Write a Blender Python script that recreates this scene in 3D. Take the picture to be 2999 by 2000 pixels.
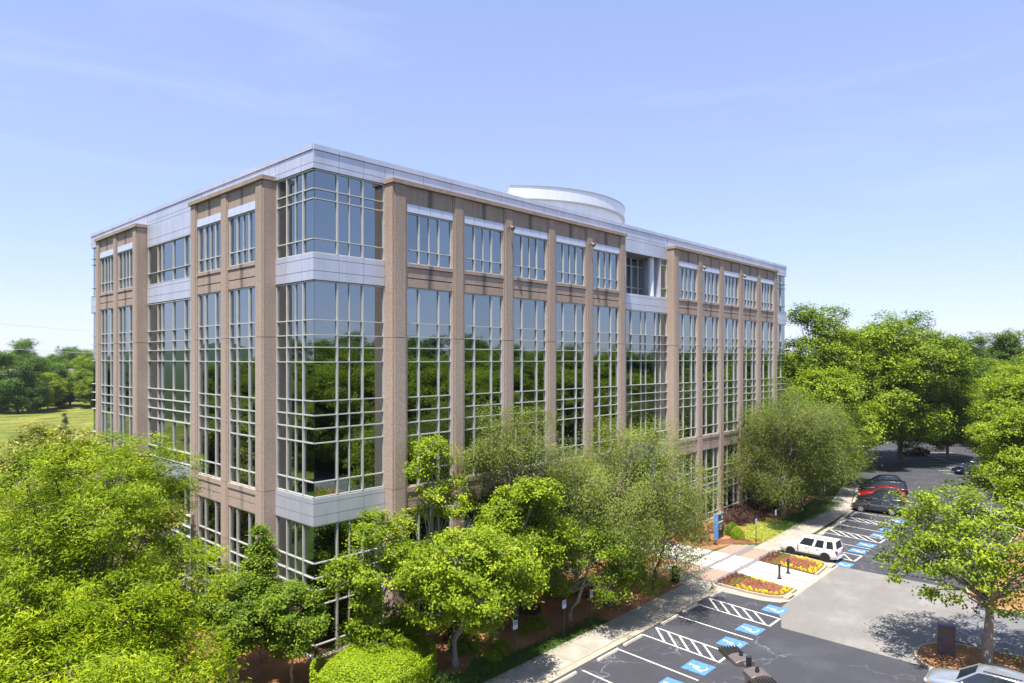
import bpy, bmesh, math, random
import numpy as np
from mathutils import Vector, Matrix
rad = math.radians
random.seed(7)
S = bpy.context.scene
for o in list(bpy.data.objects): bpy.data.objects.remove(o)

# ---------------------------------------------------------------- camera
CAMX, CAMY, CAMZ = -18.73, -31.67, 15.8
cd = bpy.data.cameras.new('camera'); cam = bpy.data.objects.new('camera', cd)
S.collection.objects.link(cam)
cam.location = (CAMX, CAMY, CAMZ)
aR = rad(43.04)                       # view direction: 43.04 deg left of +X
vd = Vector((math.cos(aR), math.sin(aR), 0))
cam.rotation_euler = vd.to_track_quat('-Z', 'Y').to_euler()
cd.sensor_width = 36; cd.lens = 36*1984/2999
cd.shift_y = 51/2999; cd.shift_x = 0
cd.clip_start = .5; cd.clip_end = 6000
S.camera = cam
S.render.resolution_x = 1024; S.render.resolution_y = 683

# ---------------------------------------------------------------- sky and sun
SUN = Vector((-.33, -.14, 1)).normalized()
elev = math.asin(SUN.z); azim = math.atan2(SUN.x, SUN.y)
W = bpy.data.worlds.new('World'); S.world = W; W.use_nodes = True
nt = W.node_tree; nt.nodes.clear()
def nd(t, kind, **kw):
    n = t.nodes.new(kind)
    for k, v in kw.items():
        if k in n.inputs: n.inputs[k].default_value = v
        else: setattr(n, k, v)
    return n
wo = nt.nodes.new('ShaderNodeOutputWorld'); bg = nt.nodes.new('ShaderNodeBackground')
sky = nt.nodes.new('ShaderNodeTexSky'); sky.sky_type = 'NISHITA'; sky.sun_disc = False
sky.sun_elevation = elev; sky.sun_rotation = azim % (2*math.pi)
sky.air_density = 1.0; sky.dust_density = .25; sky.ozone_density = 1.2; sky.altitude = 300
bg.inputs['Strength'].default_value = .14
# faint high cirrus mixed over the sky
tc = nt.nodes.new('ShaderNodeTexCoord')
mp = nt.nodes.new('ShaderNodeMapping'); mp.inputs['Scale'].default_value = (1.2, 1.2, 7.0)
mp.inputs['Rotation'].default_value = (.12, .18, .4)
nz = nd(nt, 'ShaderNodeTexNoise', Scale=1.6, Detail=7.0, Roughness=.62, Distortion=.5)
cr = nt.nodes.new('ShaderNodeValToRGB')
cr.color_ramp.elements[0].position = .52; cr.color_ramp.elements[0].color = (0, 0, 0, 1)
cr.color_ramp.elements[1].position = .85; cr.color_ramp.elements[1].color = (.3, .3, .3, 1)
mx = nt.nodes.new('ShaderNodeMix'); mx.data_type = 'RGBA'
mx.inputs['B'].default_value = (2.6, 2.6, 2.5, 1)
nt.links.new(tc.outputs['Generated'], mp.inputs['Vector']); nt.links.new(mp.outputs[0], nz.inputs['Vector'])
nt.links.new(nz.outputs['Fac'], cr.inputs['Fac']); nt.links.new(cr.outputs[0], mx.inputs['Factor'])
gm = nt.nodes.new('ShaderNodeGamma'); gm.inputs['Gamma'].default_value = .5
nt.links.new(sky.outputs[0], gm.inputs['Color']); nt.links.new(gm.outputs[0], mx.inputs['A']); tn = nt.nodes.new('ShaderNodeMix'); tn.data_type = 'RGBA'; tn.blend_type = 'MULTIPLY'; tn.inputs['Factor'].default_value = 1
tn.inputs['B'].default_value = (1.27, 1.35, 1.82, 1)
nt.links.new(mx.outputs['Result'], tn.inputs['A']); nt.links.new(tn.outputs['Result'], bg.inputs['Color'])
nt.links.new(bg.outputs[0], wo.inputs['Surface'])
sl = bpy.data.lights.new('sun', 'SUN'); sl.energy = 4.9; sl.angle = rad(.53); sl.color = (1, .955, .88)
so = bpy.data.objects.new('sun', sl); S.collection.objects.link(so)
so.rotation_euler = (-SUN).to_track_quat('-Z', 'Y').to_euler(); so.location = (0, 0, 60)
vs = S.view_settings; vs.view_transform = 'Standard'; vs.look = 'None'; vs.exposure = 1.0; vs.gamma = 1
vs.use_curve_mapping = False

# ---------------------------------------------------------------- material helpers
MATS = {}
def mat(name, col, rough=.6, metal=0, spec=.5, bump=0, bscale=20, var=0, vscale=3, trans=0, emit=0):
    if name in MATS: return MATS[name]
    m = bpy.data.materials.new(name); m.use_nodes = True; t = m.node_tree
    b = t.nodes['Principled BSDF']
    b.inputs['Base Color'].default_value = (*col, 1); b.inputs['Roughness'].default_value = rough
    b.inputs['Metallic'].default_value = metal; b.inputs['Specular IOR Level'].default_value = spec
    co = t.nodes.new('ShaderNodeTexCoord')
    if var:
        n = nd(t, 'ShaderNodeTexNoise', Scale=vscale, Detail=5.0, Roughness=.65)
        t.links.new(co.outputs['Object'], n.inputs['Vector'])
        r = t.nodes.new('ShaderNodeValToRGB')
        r.color_ramp.elements[0].position = .3; r.color_ramp.elements[1].position = .7
        r.color_ramp.elements[0].color = (*[c*(1-var) for c in col], 1)
        r.color_ramp.elements[1].color = (*[min(1, c*(1+var)) for c in col], 1)
        t.links.new(n.outputs['Fac'], r.inputs['Fac']); t.links.new(r.outputs[0], b.inputs['Base Color'])
    if bump:
        n = nd(t, 'ShaderNodeTexNoise', Scale=bscale, Detail=3.0)
        t.links.new(co.outputs['Object'], n.inputs['Vector'])
        bp = nd(t, 'ShaderNodeBump', Strength=bump, Distance=.02)
        t.links.new(n.outputs['Fac'], bp.inputs['Height']); t.links.new(bp.outputs[0], b.inputs['Normal'])
    if emit:
        b.inputs['Emission Color'].default_value = (*col, 1); b.inputs['Emission Strength'].default_value = emit
    MATS[name] = m
    return m
def math_node(t, op, a, b=None, clamp=False):
    n = t.nodes.new('ShaderNodeMath'); n.operation = op; n.use_clamp = clamp
    for i, v in enumerate((a, b)):
        if v is None: continue
        if isinstance(v, (int, float)): n.inputs[i].default_value = v
        else: t.links.new(v, n.inputs[i])
    return n.outputs[0]
def ramp(t, fac, stops):
    r = t.nodes.new('ShaderNodeValToRGB'); e = r.color_ramp.elements
    while len(e) < len(stops): e.new(.5)
    for i, (p, c) in enumerate(stops):
        e[i].position = p; e[i].color = (*c, 1) if len(c) == 3 else c
    t.links.new(fac, r.inputs['Fac']); return r.outputs[0]
def mixc(t, fac, a, b, mode='MIX'):
    n = t.nodes.new('ShaderNodeMix'); n.data_type = 'RGBA'; n.blend_type = mode
    for k, v in (('Factor', fac), ('A', a), ('B', b)):
        if isinstance(v, (int, float)): n.inputs[k].default_value = v
        elif isinstance(v, tuple): n.inputs[k].default_value = (*v, 1)
        else: t.links.new(v, n.inputs[k])
    return n.outputs['Result']
def noise(t, vec, scale, detail=4, rough=.6, dist=0):
    n = nd(t, 'ShaderNodeTexNoise', Scale=scale, Detail=float(detail), Roughness=rough, Distortion=float(dist))
    t.links.new(vec, n.inputs['Vector']); return n.outputs['Fac']
def newmat(name):
    m = bpy.data.materials.new(name); m.use_nodes = True; t = m.node_tree
    MATS[name] = m
    return m, t, t.nodes['Principled BSDF'], t.nodes.new('ShaderNodeTexCoord'), t.nodes.new('ShaderNodeNewGeometry')
def bump_to(t, b, h, s, d=.02):
    bp = nd(t, 'ShaderNodeBump', Strength=s, Distance=d); t.links.new(h, bp.inputs['Height']); t.links.new(bp.outputs[0], b.inputs['Normal'])
def scaled(t, vec, s):
    m = t.nodes.new('ShaderNodeMapping'); m.inputs['Scale'].default_value = s; t.links.new(vec, m.inputs['Vector']); return m.outputs[0]

# granite-aggregate precast, with water stains (stain band down the middle of each spandrel panel)
def granite_mat(name, centre_stain):
    m, t, b, tc, g = newmat(name)
    P = g.outputs['Position']; O = tc.outputs['Object']
    sp = noise(t, P, 15, 3, .9)
    base = ramp(t, sp, [(.34, (.23, .16, .115)), (.46, (.395, .295, .23)), (.56, (.465, .36, .29)), (.70, (.60, .50, .42))])
    big = noise(t, P, .35, 4)
    base = mixc(t, math_node(t, 'MULTIPLY', big, .3), base, (.47, .365, .30))
    sx = t.nodes.new('ShaderNodeSeparateXYZ'); t.links.new(P, sx.inputs[0])
    # weathering: streaks that run down, strongest under the roof coping
    st = noise(t, scaled(t, P, (2.6, 2.6, .10)), 1.0, 4, .6)
    hi = nd(t, 'ShaderNodeMapRange'); t.links.new(sx.outputs[2], hi.inputs['Value'])
    hi.inputs['From Min'].default_value = 15; hi.inputs['From Max'].default_value = 26
    hi.inputs['To Min'].default_value = .04; hi.inputs['To Max'].default_value = .42
    sm = ramp(t, st, [(.40, (0, 0, 0)), (.72, (1, 1, 1))])
    f = math_node(t, 'MULTIPLY', sm, hi.outputs[0])
    base = mixc(t, f, base, (.10, .072, .058))
    base = mixc(t, math_node(t, 'MULTIPLY', hi.outputs[0], .85), base, (.25, .165, .115))
    if centre_stain:
        so_ = t.nodes.new('ShaderNodeSeparateXYZ'); t.links.new(O, so_.inputs[0])
        wv = noise(t, scaled(t, P, (1, 1, .5)), 2.0, 3)
        u = math_node(t, 'ABSOLUTE', math_node(t, 'ADD', so_.outputs[0], math_node(t, 'MULTIPLY', math_node(t, 'SUBTRACT', wv, .5), .35)))
        c = ramp(t, u, [(0.06, (1, 1, 1)), (.30, (0, 0, 0))])
        low = nd(t, 'ShaderNodeMapRange'); t.links.new(sx.outputs[2], low.inputs['Value'])
        low.inputs['From Min'].default_value = 5; low.inputs['From Max'].default_value = 20
        low.inputs['To Min'].default_value = .35; low.inputs['To Max'].default_value = .72
        base = mixc(t, math_node(t, 'MULTIPLY', c, low.outputs[0]), base, (.065, .052, .048))
    t.links.new(base, b.inputs['Base Color']); b.inputs['Roughness'].default_value = .75
    b.inputs['Specular IOR Level'].default_value = .35
    bump_to(t, b, noise(t, P, 34, 2, .8), .55, .02)
    return m
granite = granite_mat('granite_precast', False); granite_s = granite_mat('granite_precast_stained', True)
def metal_mat():
    m, t, b, tc, g = newmat('silver_metal_panel')
    P = g.outputs['Position']
    n = noise(t, scaled(t, P, (.5, .5, .3)), 1.0, 4); n2 = noise(t, scaled(t, P, (4, 4, .25)), 1.0, 3)
    c = ramp(t, n, [(.3, (.49, .50, .565)), (.7, (.61, .62, .69))])
    c = mixc(t, ramp(t, n2, [(.5, (0, 0, 0)), (.8, (.35, .35, .35))]), c, (.34, .34, .38))
    t.links.new(c, b.inputs['Base Color'])
    b.inputs['Metallic'].default_value = .35; b.inputs['Roughness'].default_value = .38
    return m
silver = metal_mat()
mull = mat('mullion_paint', (.52, .51, .47), .42, .15, var=.06, vscale=2)
glass_m, t, b, tc, g = newmat('tinted_glass')
b.inputs['Metallic'].default_value = 1; b.inputs['Roughness'].default_value = .012
rn = t.nodes.new('ShaderNodeObjectInfo')
c = mixc(t, rn.outputs['Random'], (.225, .265, .285), (.27, .31, .33))
t.links.new(c, b.inputs['Base Color'])
bump_to(t, b, noise(t, g.outputs['Position'], .55, 2), .03, .05)
dark_gap = mat('dark_joint', (.035, .033, .03), .8)
white_metal = mat('white_column_paint', (.66, .68, .74), .4, .1, var=.04)
drum_m, t, b, tc, g = newmat('drum_corrugated_metal')
t.links.new(ramp(t, noise(t, scaled(t, g.outputs['Position'], (3, 3, .2)), 1, 3), [(.35, (.62, .63, .68)), (.7, (.68, .69, .74))]), b.inputs['Base Color'])
b.inputs['Roughness'].default_value = .4; b.inputs['Metallic'].default_value = .25
roof_m = mat('roof_membrane', (.5, .5, .48), .8, var=.15)
concrete = mat('concrete', (.335, .30, .245), .85, bump=.3, bscale=40, var=.16, vscale=1.1)
concrete_w = mat('white_concrete', (.68, .635, .58), .8, bump=.15, bscale=40, var=.05, vscale=1.5)
kerb_m = mat('kerb_concrete', (.38, .32, .24), .85, bump=.3, bscale=30, var=.16, vscale=2)
grey_paver = mat('grey_paver', (.20, .185, .185), .85, bump=.3, var=.12, vscale=6)
pink_paver = mat('pink_brick_paver', (.38, .24, .18), .85, bump=.25, var=.12, vscale=5)
brown_strip = mat('brown_paver', (.24, .15, .11), .85, var=.12)
paint_w = mat('white_road_paint', (.62, .60, .53), .7, var=.16, vscale=3)
black_plastic = mat('black_plastic', (.02, .021, .024), .4)
black_metal = mat('black_metal', (.03, .032, .04), .35, .3)
post_green = mat('dark_green_post', (.03, .055, .04), .5)
bronze = mat('bronze_painted_metal', (.17, .135, .125), .45, .3, var=.1, vscale=8)

def asphalt(name, c0, c1, crack, patch):
    m, t, b, tc, g = newmat(name); P = g.outputs['Position']
    n = noise(t, P, .35, 5, .6); f = noise(t, P, 45, 2, .7)
    c = ramp(t, n, [(.36, tuple(x*.8 for x in c0)), (.5, c0), (.64, tuple(x*1.15 for x in c1))])
    c = mixc(t, ramp(t, noise(t, scaled(t, P, (.25, 1.2, 1)), .8, 4), [(.5, (0, 0, 0)), (.75, (patch,)*3)]), c, tuple(x*.6 for x in c0))
    c = mixc(t, .6, c, ramp(t, f, [(.3, tuple(x*.55 for x in c0)), (.7, tuple(min(1, x*1.5) for x in c1))]))
    if crack:
        wp = t.nodes.new('ShaderNodeVectorMath'); wp.operation = 'ADD'
        nv = nd(t, 'ShaderNodeTexNoise', Scale=.9, Detail=5.0); t.links.new(P, nv.inputs['Vector'])
        sc = t.nodes.new('ShaderNodeVectorMath'); sc.operation = 'SCALE'; sc.inputs['Scale'].default_value = 2.2
        t.links.new(nv.outputs['Color'], sc.inputs[0]); t.links.new(P, wp.inputs[0]); t.links.new(sc.outputs[0], wp.inputs[1])
        v = nd(t, 'ShaderNodeTexVoronoi', Scale=.30); v.feature = 'DISTANCE_TO_EDGE'; t.links.new(wp.outputs[0], v.inputs['Vector'])
        k = ramp(t, v.outputs['Distance'], [(.0, (1, 1, 1)), (.012, (0, 0, 0))])
        k = math_node(t, 'MULTIPLY', k, ramp(t, noise(t, P, .22, 3), [(.45, (0, 0, 0)), (.6, (.75, .75, .75))]))
        c = mixc(t, k, c, (.22, .22, .25))
    t.links.new(c, b.inputs['Base Color']); b.inputs['Roughness'].default_value = .82
    bump_to(t, b, noise(t, P, 60, 2), .3, .01)
    return m
asph_dark = asphalt('sealed_asphalt', (.034, .034, .042), (.058, .058, .068), True, .4)
asph_light = asphalt('weathered_asphalt', (.160, .146, .130), (.235, .222, .205), True, .75)
asph_mid = asphalt('grey_asphalt', (.13, .13, .13), (.18, .18, .18), True, .3)

def ground_mat(name, stops, scale, fine):
    m, t, b, tc, g = newmat(name); P = g.outputs['Position']
    c = ramp(t, noise(t, P, scale, 6, .7), stops)
    f = noise(t, P, fine, 3, .8)
    c = mixc(t, .7, c, ramp(t, f, [(.25, (.25,)*3), (.75, (1.6,)*3)]), 'MULTIPLY')
    t.links.new(c, b.inputs['Base Color']); b.inputs['Roughness'].default_value = .95; b.inputs['Specular IOR Level'].default_value = .1
    bump_to(t, b, f, .9, .06)
    return m
grass_m = ground_mat('mown_grass', [(.3, (.045, .075, .015)), (.7, (.09, .13, .03))], 1.0, 14)
meadow_m = ground_mat('meadow_grass', [(.3, (.055, .085, .015)), (.45, (.125, .15, .025)), (.55, (.19, .19, .04)), (.7, (.29, .26, .075))], .11, 1.1)
mulch_m = ground_mat('pine_straw_mulch', [(.3, (.25, .12, .055)), (.7, (.46, .235, .115))], .6, 16)
mulch_dark = ground_mat('dark_mulch', [(.3, (.14, .065, .035)), (.7, (.26, .12, .065))], .8, 16)
forest_floor = ground_mat('forest_floor', [(.3, (.03, .05, .015)), (.7, (.06, .085, .025))], .1, 3)

# ---------------------------------------------------------------- object helpers
COL = S.collection
def link(name, me, parent=None, loc=(0, 0, 0), rotz=0, m=None):
    o = bpy.data.objects.new(name, me); COL.objects.link(o); o.location = loc; o.rotation_euler = (0, 0, rotz)
    if parent is not None: o.parent = parent
    if m is not None and me is not None and not me.materials: me.materials.append(m)
    return o
def tag(o, label=None, cat=None, group=None, kind=None):
    for k, v in (('label', label), ('category', cat), ('group', group), ('kind', kind)):
        if v: o[k] = v
    return o
def thing(name, label, cat, loc=(0, 0, 0), rotz=0, group=None):
    return tag(link(name, None, None, loc, rotz), label, cat, group)
class MB:
    def __init__(s): s.v = []; s.f = []
    def add(s, vs_, fs):
        n = len(s.v); s.v += [tuple(p) for p in vs_]; s.f += [tuple(i+n for i in f) for f in fs]; return s
    def box(s, x0, x1, y0, y1, z0, z1):
        if x0 > x1: x0, x1 = x1, x0
        if y0 > y1: y0, y1 = y1, y0
        return s.add([(x0, y0, z0), (x1, y0, z0), (x1, y1, z0), (x0, y1, z0), (x0, y0, z1), (x1, y0, z1), (x1, y1, z1), (x0, y1, z1)],
              [(0, 3, 2, 1), (4, 5, 6, 7), (0, 1, 5, 4), (1, 2, 6, 5), (2, 3, 7, 6), (3, 0, 4, 7)])
    def tube(s, pts, rs, n=6, cap=True):
        base = len(s.v); pts = [Vector(p) for p in pts]
        if not hasattr(rs, '__len__'): rs = [rs]*len(pts)
        up = Vector((0, 0, 1))
        for i, p in enumerate(pts):
            d = (pts[min(i+1, len(pts)-1)]-pts[max(i-1, 0)]).normalized()
            a = d.cross(up if abs(d.z) < .95 else Vector((1, 0, 0))).normalized(); c = d.cross(a)
            for k in range(n):
                th = 2*math.pi*k/n; s.v.append(tuple(p+(a*math.cos(th)+c*math.sin(th))*rs[i]))
        for i in range(len(pts)-1):
            for k in range(n):
                a0 = base+i*n+k; a1 = base+i*n+(k+1) % n; s.f.append((a0, a0+n, a1+n, a1))
        if cap:
            s.f.append(tuple(base+k for k in range(n))); s.f.append(tuple(base+(len(pts)-1)*n+k for k in reversed(range(n))))
        return s
    def prism(s, poly, z0, z1):
        n = len(poly); b_ = len(s.v)
        s.v += [(x, y, z0) for x, y in poly]+[(x, y, z1) for x, y in poly]
        s.f.append(tuple(b_+i for i in reversed(range(n)))); s.f.append(tuple(b_+n+i for i in range(n)))
        for i in range(n):
            j = (i+1) % n; s.f.append((b_+i, b_+j, b_+n+j, b_+n+i))
        return s
    def mesh(s, name, m, smooth=False, bevel=0):
        me = bpy.data.meshes.new(name); me.from_pydata(s.v, [], s.f); me.update()
        bm = bmesh.new(); bm.from_mesh(me); bmesh.ops.recalc_face_normals(bm, faces=bm.faces)
        if bevel: bmesh.ops.bevel(bm, geom=[e for e in bm.edges if e.calc_face_angle(0) > .5], offset=bevel, segments=1, affect='EDGES')
        bm.to_mesh(me); bm.free()
        if m: me.materials.append(m)
        if smooth: me.polygons.foreach_set('use_smooth', [True]*len(me.polygons))
        return me
    def build(s, name, m, parent=None, loc=(0, 0, 0), rotz=0, smooth=False, bevel=0):
        return link(name, s.mesh(name, m, smooth, bevel), parent, loc, rotz)
def ccw(p):
    a = sum(p[i][0]*p[(i+1) % len(p)][1]-p[(i+1) % len(p)][0]*p[i][1] for i in range(len(p)))
    return p if a > 0 else p[::-1]
def sheet(name, poly, z, m, parent=None, kind='structure'):
    poly = ccw(poly); me = bpy.data.meshes.new(name)
    me.from_pydata([(x, y, z) for x, y in poly], [], [tuple(range(len(poly)))]); me.update(); me.materials.append(m)
    o = link(name, me, parent)
    if kind and parent is None: o['kind'] = kind
    return o
BOXC = {}
def boxpart(name, F, u0, u1, z0, z1, w0, w1, m, parent, bevel=0):
    """box on a facade: u along it, z up, w outward.  F = 'R' (faces -Y) or 'L' (faces -X)"""
    key = (name, round(u1-u0, 3), round(z1-z0, 3), round(w1-w0, 3), m.name)
    if key not in BOXC:
        a, c, d = (u1-u0)/2, (w1-w0)/2, (z1-z0)/2
        BOXC[key] = MB().box(-a, a, -c, c, -d, d).mesh(name, m, bevel=bevel)
    uc, wc, zc = (u0+u1)/2, (w0+w1)/2, (z0+z1)/2
    if F == 'R': return link(name, BOXC[key], parent, (uc, -wc, zc))
    return link(name, BOXC[key], parent, (-wc, uc, zc), -math.pi/2)
def fbox(mb, F, u0, u1, z0, z1, w0, w1):
    if F == 'R': mb.box(u0, u1, -w1, -w0, z0, z1)
    else: mb.box(-w1, -w0, u0, u1, z0, z1)

# ================================================================ THE SETTING
g_ = sheet('ground', [(-3000, -3000), (3000, -3000), (3000, 3000), (-3000, 3000)], -.03, forest_floor)
sheet('meadow', [(-60, 45), (90, 60), (110, 250), (60, 262), (-40, 262)], -.02, meadow_m)
sheet('lawn', [(-40, -8), (90, -8), (90, 45), (-60, 45)], -.018, grass_m)
lot = [(-120, -10.42), (45, -10.42), (50, -10.25), (57, -9.5), (64, -7.9), (72, -5.8), (84, -1.0), (98, 6), (135, 18), (160, 0), (170, -60), (60, -75), (-120, -75)]
parking = sheet('parking_lot', lot, -.012, asph_dark)
sheet('driveway', [(25.9, -14.72), (36.05, -14.62), (36.1, -23.8), (21.2, -23.8), (21.2, -16.05), (22.6, -15.5), (23.4, -14.95), (25.0, -14.72)], -.008, asph_light)
sheet('side_road', [(26.0, -23.8), (32.6, -23.8), (33.0, -75), (25.6, -75)], -.008, asph_mid)
bedpoly = [(-7, -8.1), (23.4, -8.1), (24.9, -7.4), (25.6, -6.2), (26.6, -4.6), (28.9, -4.2), (28.9, -.7), (-7, -.7)]
sheet('mulch_bed', [(-9, -8.1), (23.9, -8.1), (25.7, -6.4), (28.9, -4.4), (28.9, -.2), (0, -.2), (0, 3), (-1, 9), (-7, 9)], 0.0, mulch_m)
sheet('mulch_bed', [(33.3, -5.5), (36.6, -5.95), (38.0, -7.3), (39.0, -8.1), (60, -7.2), (63, -.6), (33.3, -.6)], 0.0, mulch_m)
sheet('dark_mulch_bed', [(33.3, -4.0), (36.4, -5.8), (38.1, -7.2), (38.8, -5.6), (36.2, -3.9), (34.8, -2.9)], .004, mulch_dark)
sheet('grass_strip', [(-9, -8.08), (15.5, -8.08), (14, -7.3), (9, -6.9), (5, -6.8), (-9, -6.9)], .006, grass_m)
sheet('grass_strip', [(42.0, -7.75), (60, -7.0), (60.5, -4.5), (55, -4.9), (49, -6.2), (43.5, -6.6)], .006, grass_m)
# pavements
def slabs(name, pts_in, pts_out, z, n, m):
    root = MB()
    for k in range(n):
        a = k/n; c = (k+1)/n-.012/n
        f = lambda P, q: tuple(P[0][i]+(P[1][i]-P[0][i])*q for i in (0, 1))
        root.prism(ccw([f(pts_in, a), f(pts_in, c), f(pts_out, c), f(pts_out, a)]), z-.12, z)
    return root
pav = MB(); pts = []
lines = [(-40, -8.1, -10.0), (24.2, -8.1, -9.75)]
sw = link('sidewalk', None); sw['kind'] = 'structure'
def slab_run(x0, x1, yi, yo, step=1.83):
    n = max(1, round(abs(x1-x0)/step))
    for k in range(n):
        a, c = k/n, (k+1)/n
        xa, xb = x0+(x1-x0)*a+.012, x0+(x1-x0)*c-.012
        f = lambda y, q: y[0]+(y[1]-y[0])*q
        mb = MB().prism(ccw([(xa, f(yi, a)), (xb, f(yi, c)), (xb, f(yo, c)), (xa, f(yo, a))]), -.1, .02+random.uniform(-.003, .003))
        mb.build('paving_slab', concrete, sw)
slab_run(-20, 23.9, (-8.1, -8.1), (-10.0, -10.0)); slab_run(23.92, 25.95, (-8.1, -7.7), (-10.0, -9.5), 2.2)
slab_run(36.3, 39.5, (-7.75, -7.7), (-9.45, -10.0)); slab_run(39.5, 57, (-7.7, -6.95), (-10.0, -9.15)); slab_run(57, 72, (-6.95, -4.0), (-9.15, -5.4))
# kerbs
def kerb(name, pts, w, z, m, parent=None, closed=False, z0=-.1):
    mb = MB(); n = len(pts); off = []
    for i, p in enumerate(pts):
        a = Vector(pts[(i-1) % n] if (closed or i) else p); c = Vector(pts[(i+1) % n] if (closed or i < n-1) else p)
        d = (c-a).normalized(); nn = Vector((-d.y, d.x)); off.append((p[0]+nn.x*w, p[1]+nn.y*w))
    rng = range(n if closed else n-1)
    for i in rng:
        j = (i+1) % n
        mb.prism(ccw([pts[i], pts[j], off[j], off[i]]), z0, z)
    o = mb.build(name, m, parent)
    if parent is None: o['kind'] = 'structure'
    return o
def arc(cx, cy, r, a0, a1, n=6): return [(cx+r*math.cos(rad(a0+(a1-a0)*i/n)), cy+r*math.sin(rad(a0+(a1-a0)*i/n))) for i in range(n+1)]
kerb('kerb', [(-40, -10.42), (24.6, -10.42)], .40, .012, kerb_m)
kerb('kerb', [(36.9, -10.40), (45, -10.40), (50, -10.25), (57, -9.5), (64, -7.9), (72, -5.8), (84, -1), (98, 6)], .35, .02, kerb_m)
# gutter apron round the planters, kerb nose
sheet('gutter', [(24.6, -10.42), (24.75, -10.1), (25.7, -9.3), (25.9, -9.6), (25.55, -12.2), (25.85, -13.95), (26.3, -14.33), (28.5, -14.2), (32.5, -14.1), (35.1, -13.95), (36.0, -13.5), (36.4, -9.5), (36.9, -10.4), (36.95, -13.9), (36.0, -14.62), (25.85, -14.74), (25.2, -14.4), (24.75, -13.3)], .003, concrete)
kerb('kerb', [(25.0, -10.15), (25.72, -9.55), (25.62, -9.9), (25.45, -12.2), (25.62, -13.5), (25.95, -14.1), (26.5, -14.38), (28.3, -14.36)], .17, .14, kerb_m)
kerb('kerb', [(32.5, -14.25), (34.6, -14.12), (35.5, -13.95), (36.02, -13.4), (36.2, -12.4), (36.35, -9.6)], .17, .14, kerb_m)
planter_a = [(25.9, -9.62), (28.9, -9.66), (28.32, -14.18), (26.5, -14.2), (26.05, -13.95), (25.8, -13.4), (25.64, -12.2)]
planter_b = [(33.15, -9.62), (36.16, -9.6), (36.0, -12.4), (35.85, -13.3), (35.4, -13.78), (34.6, -13.95), (32.47, -14.07)]
for p, lb in ((planter_a, 0), (planter_b, 1)):
    MB().prism(ccw(p), -.05, .10).build('planting_bed', mulch_dark)['kind'] = 'structure'
# entrance plaza
plaza = link('plaza', None); plaza['kind'] = 'structure'
def quad(name, x0, x1, y0, y1, m, z=.022):
    MB().box(x0, x1, y0, y1, -.1, z).build(name, m, plaza)
g = .006
for y0, y1 in ((-9.66, -9.24), (-7.62, -7.26), (-5.95, -5.62), (-4.3, -4.0), (-2.6, -2.3)):
    x0, x1 = {(-9.66): (25.95, 36.2), (-7.62): (24.3, 37.3), (-5.95): (29.0, 33.2), (-4.3): (29.0, 33.2), (-2.6): (29.0, 33.2)}[y0]
    quad('grey_band', x0, x1, y0+g, y1-g, grey_paver)
for ya, yb in ((-9.24, -7.62), (-7.26, -5.95), (-5.62, -4.3), (-4.0, -2.6), (-2.3, .0), (-14.3, -9.66)):
    if ya > -14:
        quad('white_square', 29.02, 30.74, ya+g, yb-g, concrete_w); quad('white_square', 30.98, 33.2, ya+g, yb-g, concrete_w)
    else:
        MB().prism(ccw([(29.0, -9.67), (30.74, -9.67), (30.25, -14.3), (28.34, -14.3)]), -.1, .022).build('white_square', concrete_w, plaza)
        MB().prism(ccw([(30.98, -9.67), (33.1, -9.67), (32.45, -14.3), (30.5, -14.3)]), -.1, .022).build('white_square', concrete_w, plaza)
MB().prism(ccw([(30.75, 0), (30.97, 0), (30.97, -9.66), (30.49, -14.3), (30.26, -14.3), (30.75, -9.66)]), -.1, .02).build('brown_strip', brown_strip, plaza)
# pink pavers, piece by piece
def pavers(x0, x1, y0, y1, inside):
    st = .41; k = 0
    for j in range(int((y1-y0)/st)):
        for i in range(int((x1-x0)/st)):
            xa = x0+i*st; ya = y0+j*st
            if not inside(xa+st/2, ya+st/2): continue
            boxpart('paver', 'R', xa+.012, xa+st-.012, -.08, .022+random.choice((-.004, 0, .003)), -(ya+st-.012), -(ya+.012), pink_paver, plaza)
pavers(26.1, 29.0, -9.24, -7.62, lambda x, y: True); pavers(33.24, 36.4, -9.24, -7.62, lambda x, y: True)
pavers(24.4, 29.0, -7.26, -5.9, lambda x, y: x > 24.3+(y+7.26)*1.2); pavers(33.24, 37.5, -7.26, -5.9, lambda x, y: (x-33.2) < 4.1-(y+7.26)*1.0)
pavers(26.4, 29.0, -5.9, -4.6, lambda x, y: x > 25.8+(y+5.9)*2)
sheet('plaza_bed', [(24.0, -9.7), (36.4, -9.7), (37.2, -7.6), (36.2, -5.95), (33.3, -5.9), (33.22, 0), (28.98, 0), (28.95, -4.6), (27.2, -4.6), (25.0, -6.7), (24.2, -7.7)], .009, mat('sand_joint', (.2, .17, .14), .9))
# concrete path by the left facade
sheet('path', [(-3.2, 13.0), (-.9, 12.6), (-.9, 24), (-3.2, 24)], .004, concrete_w)

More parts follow.
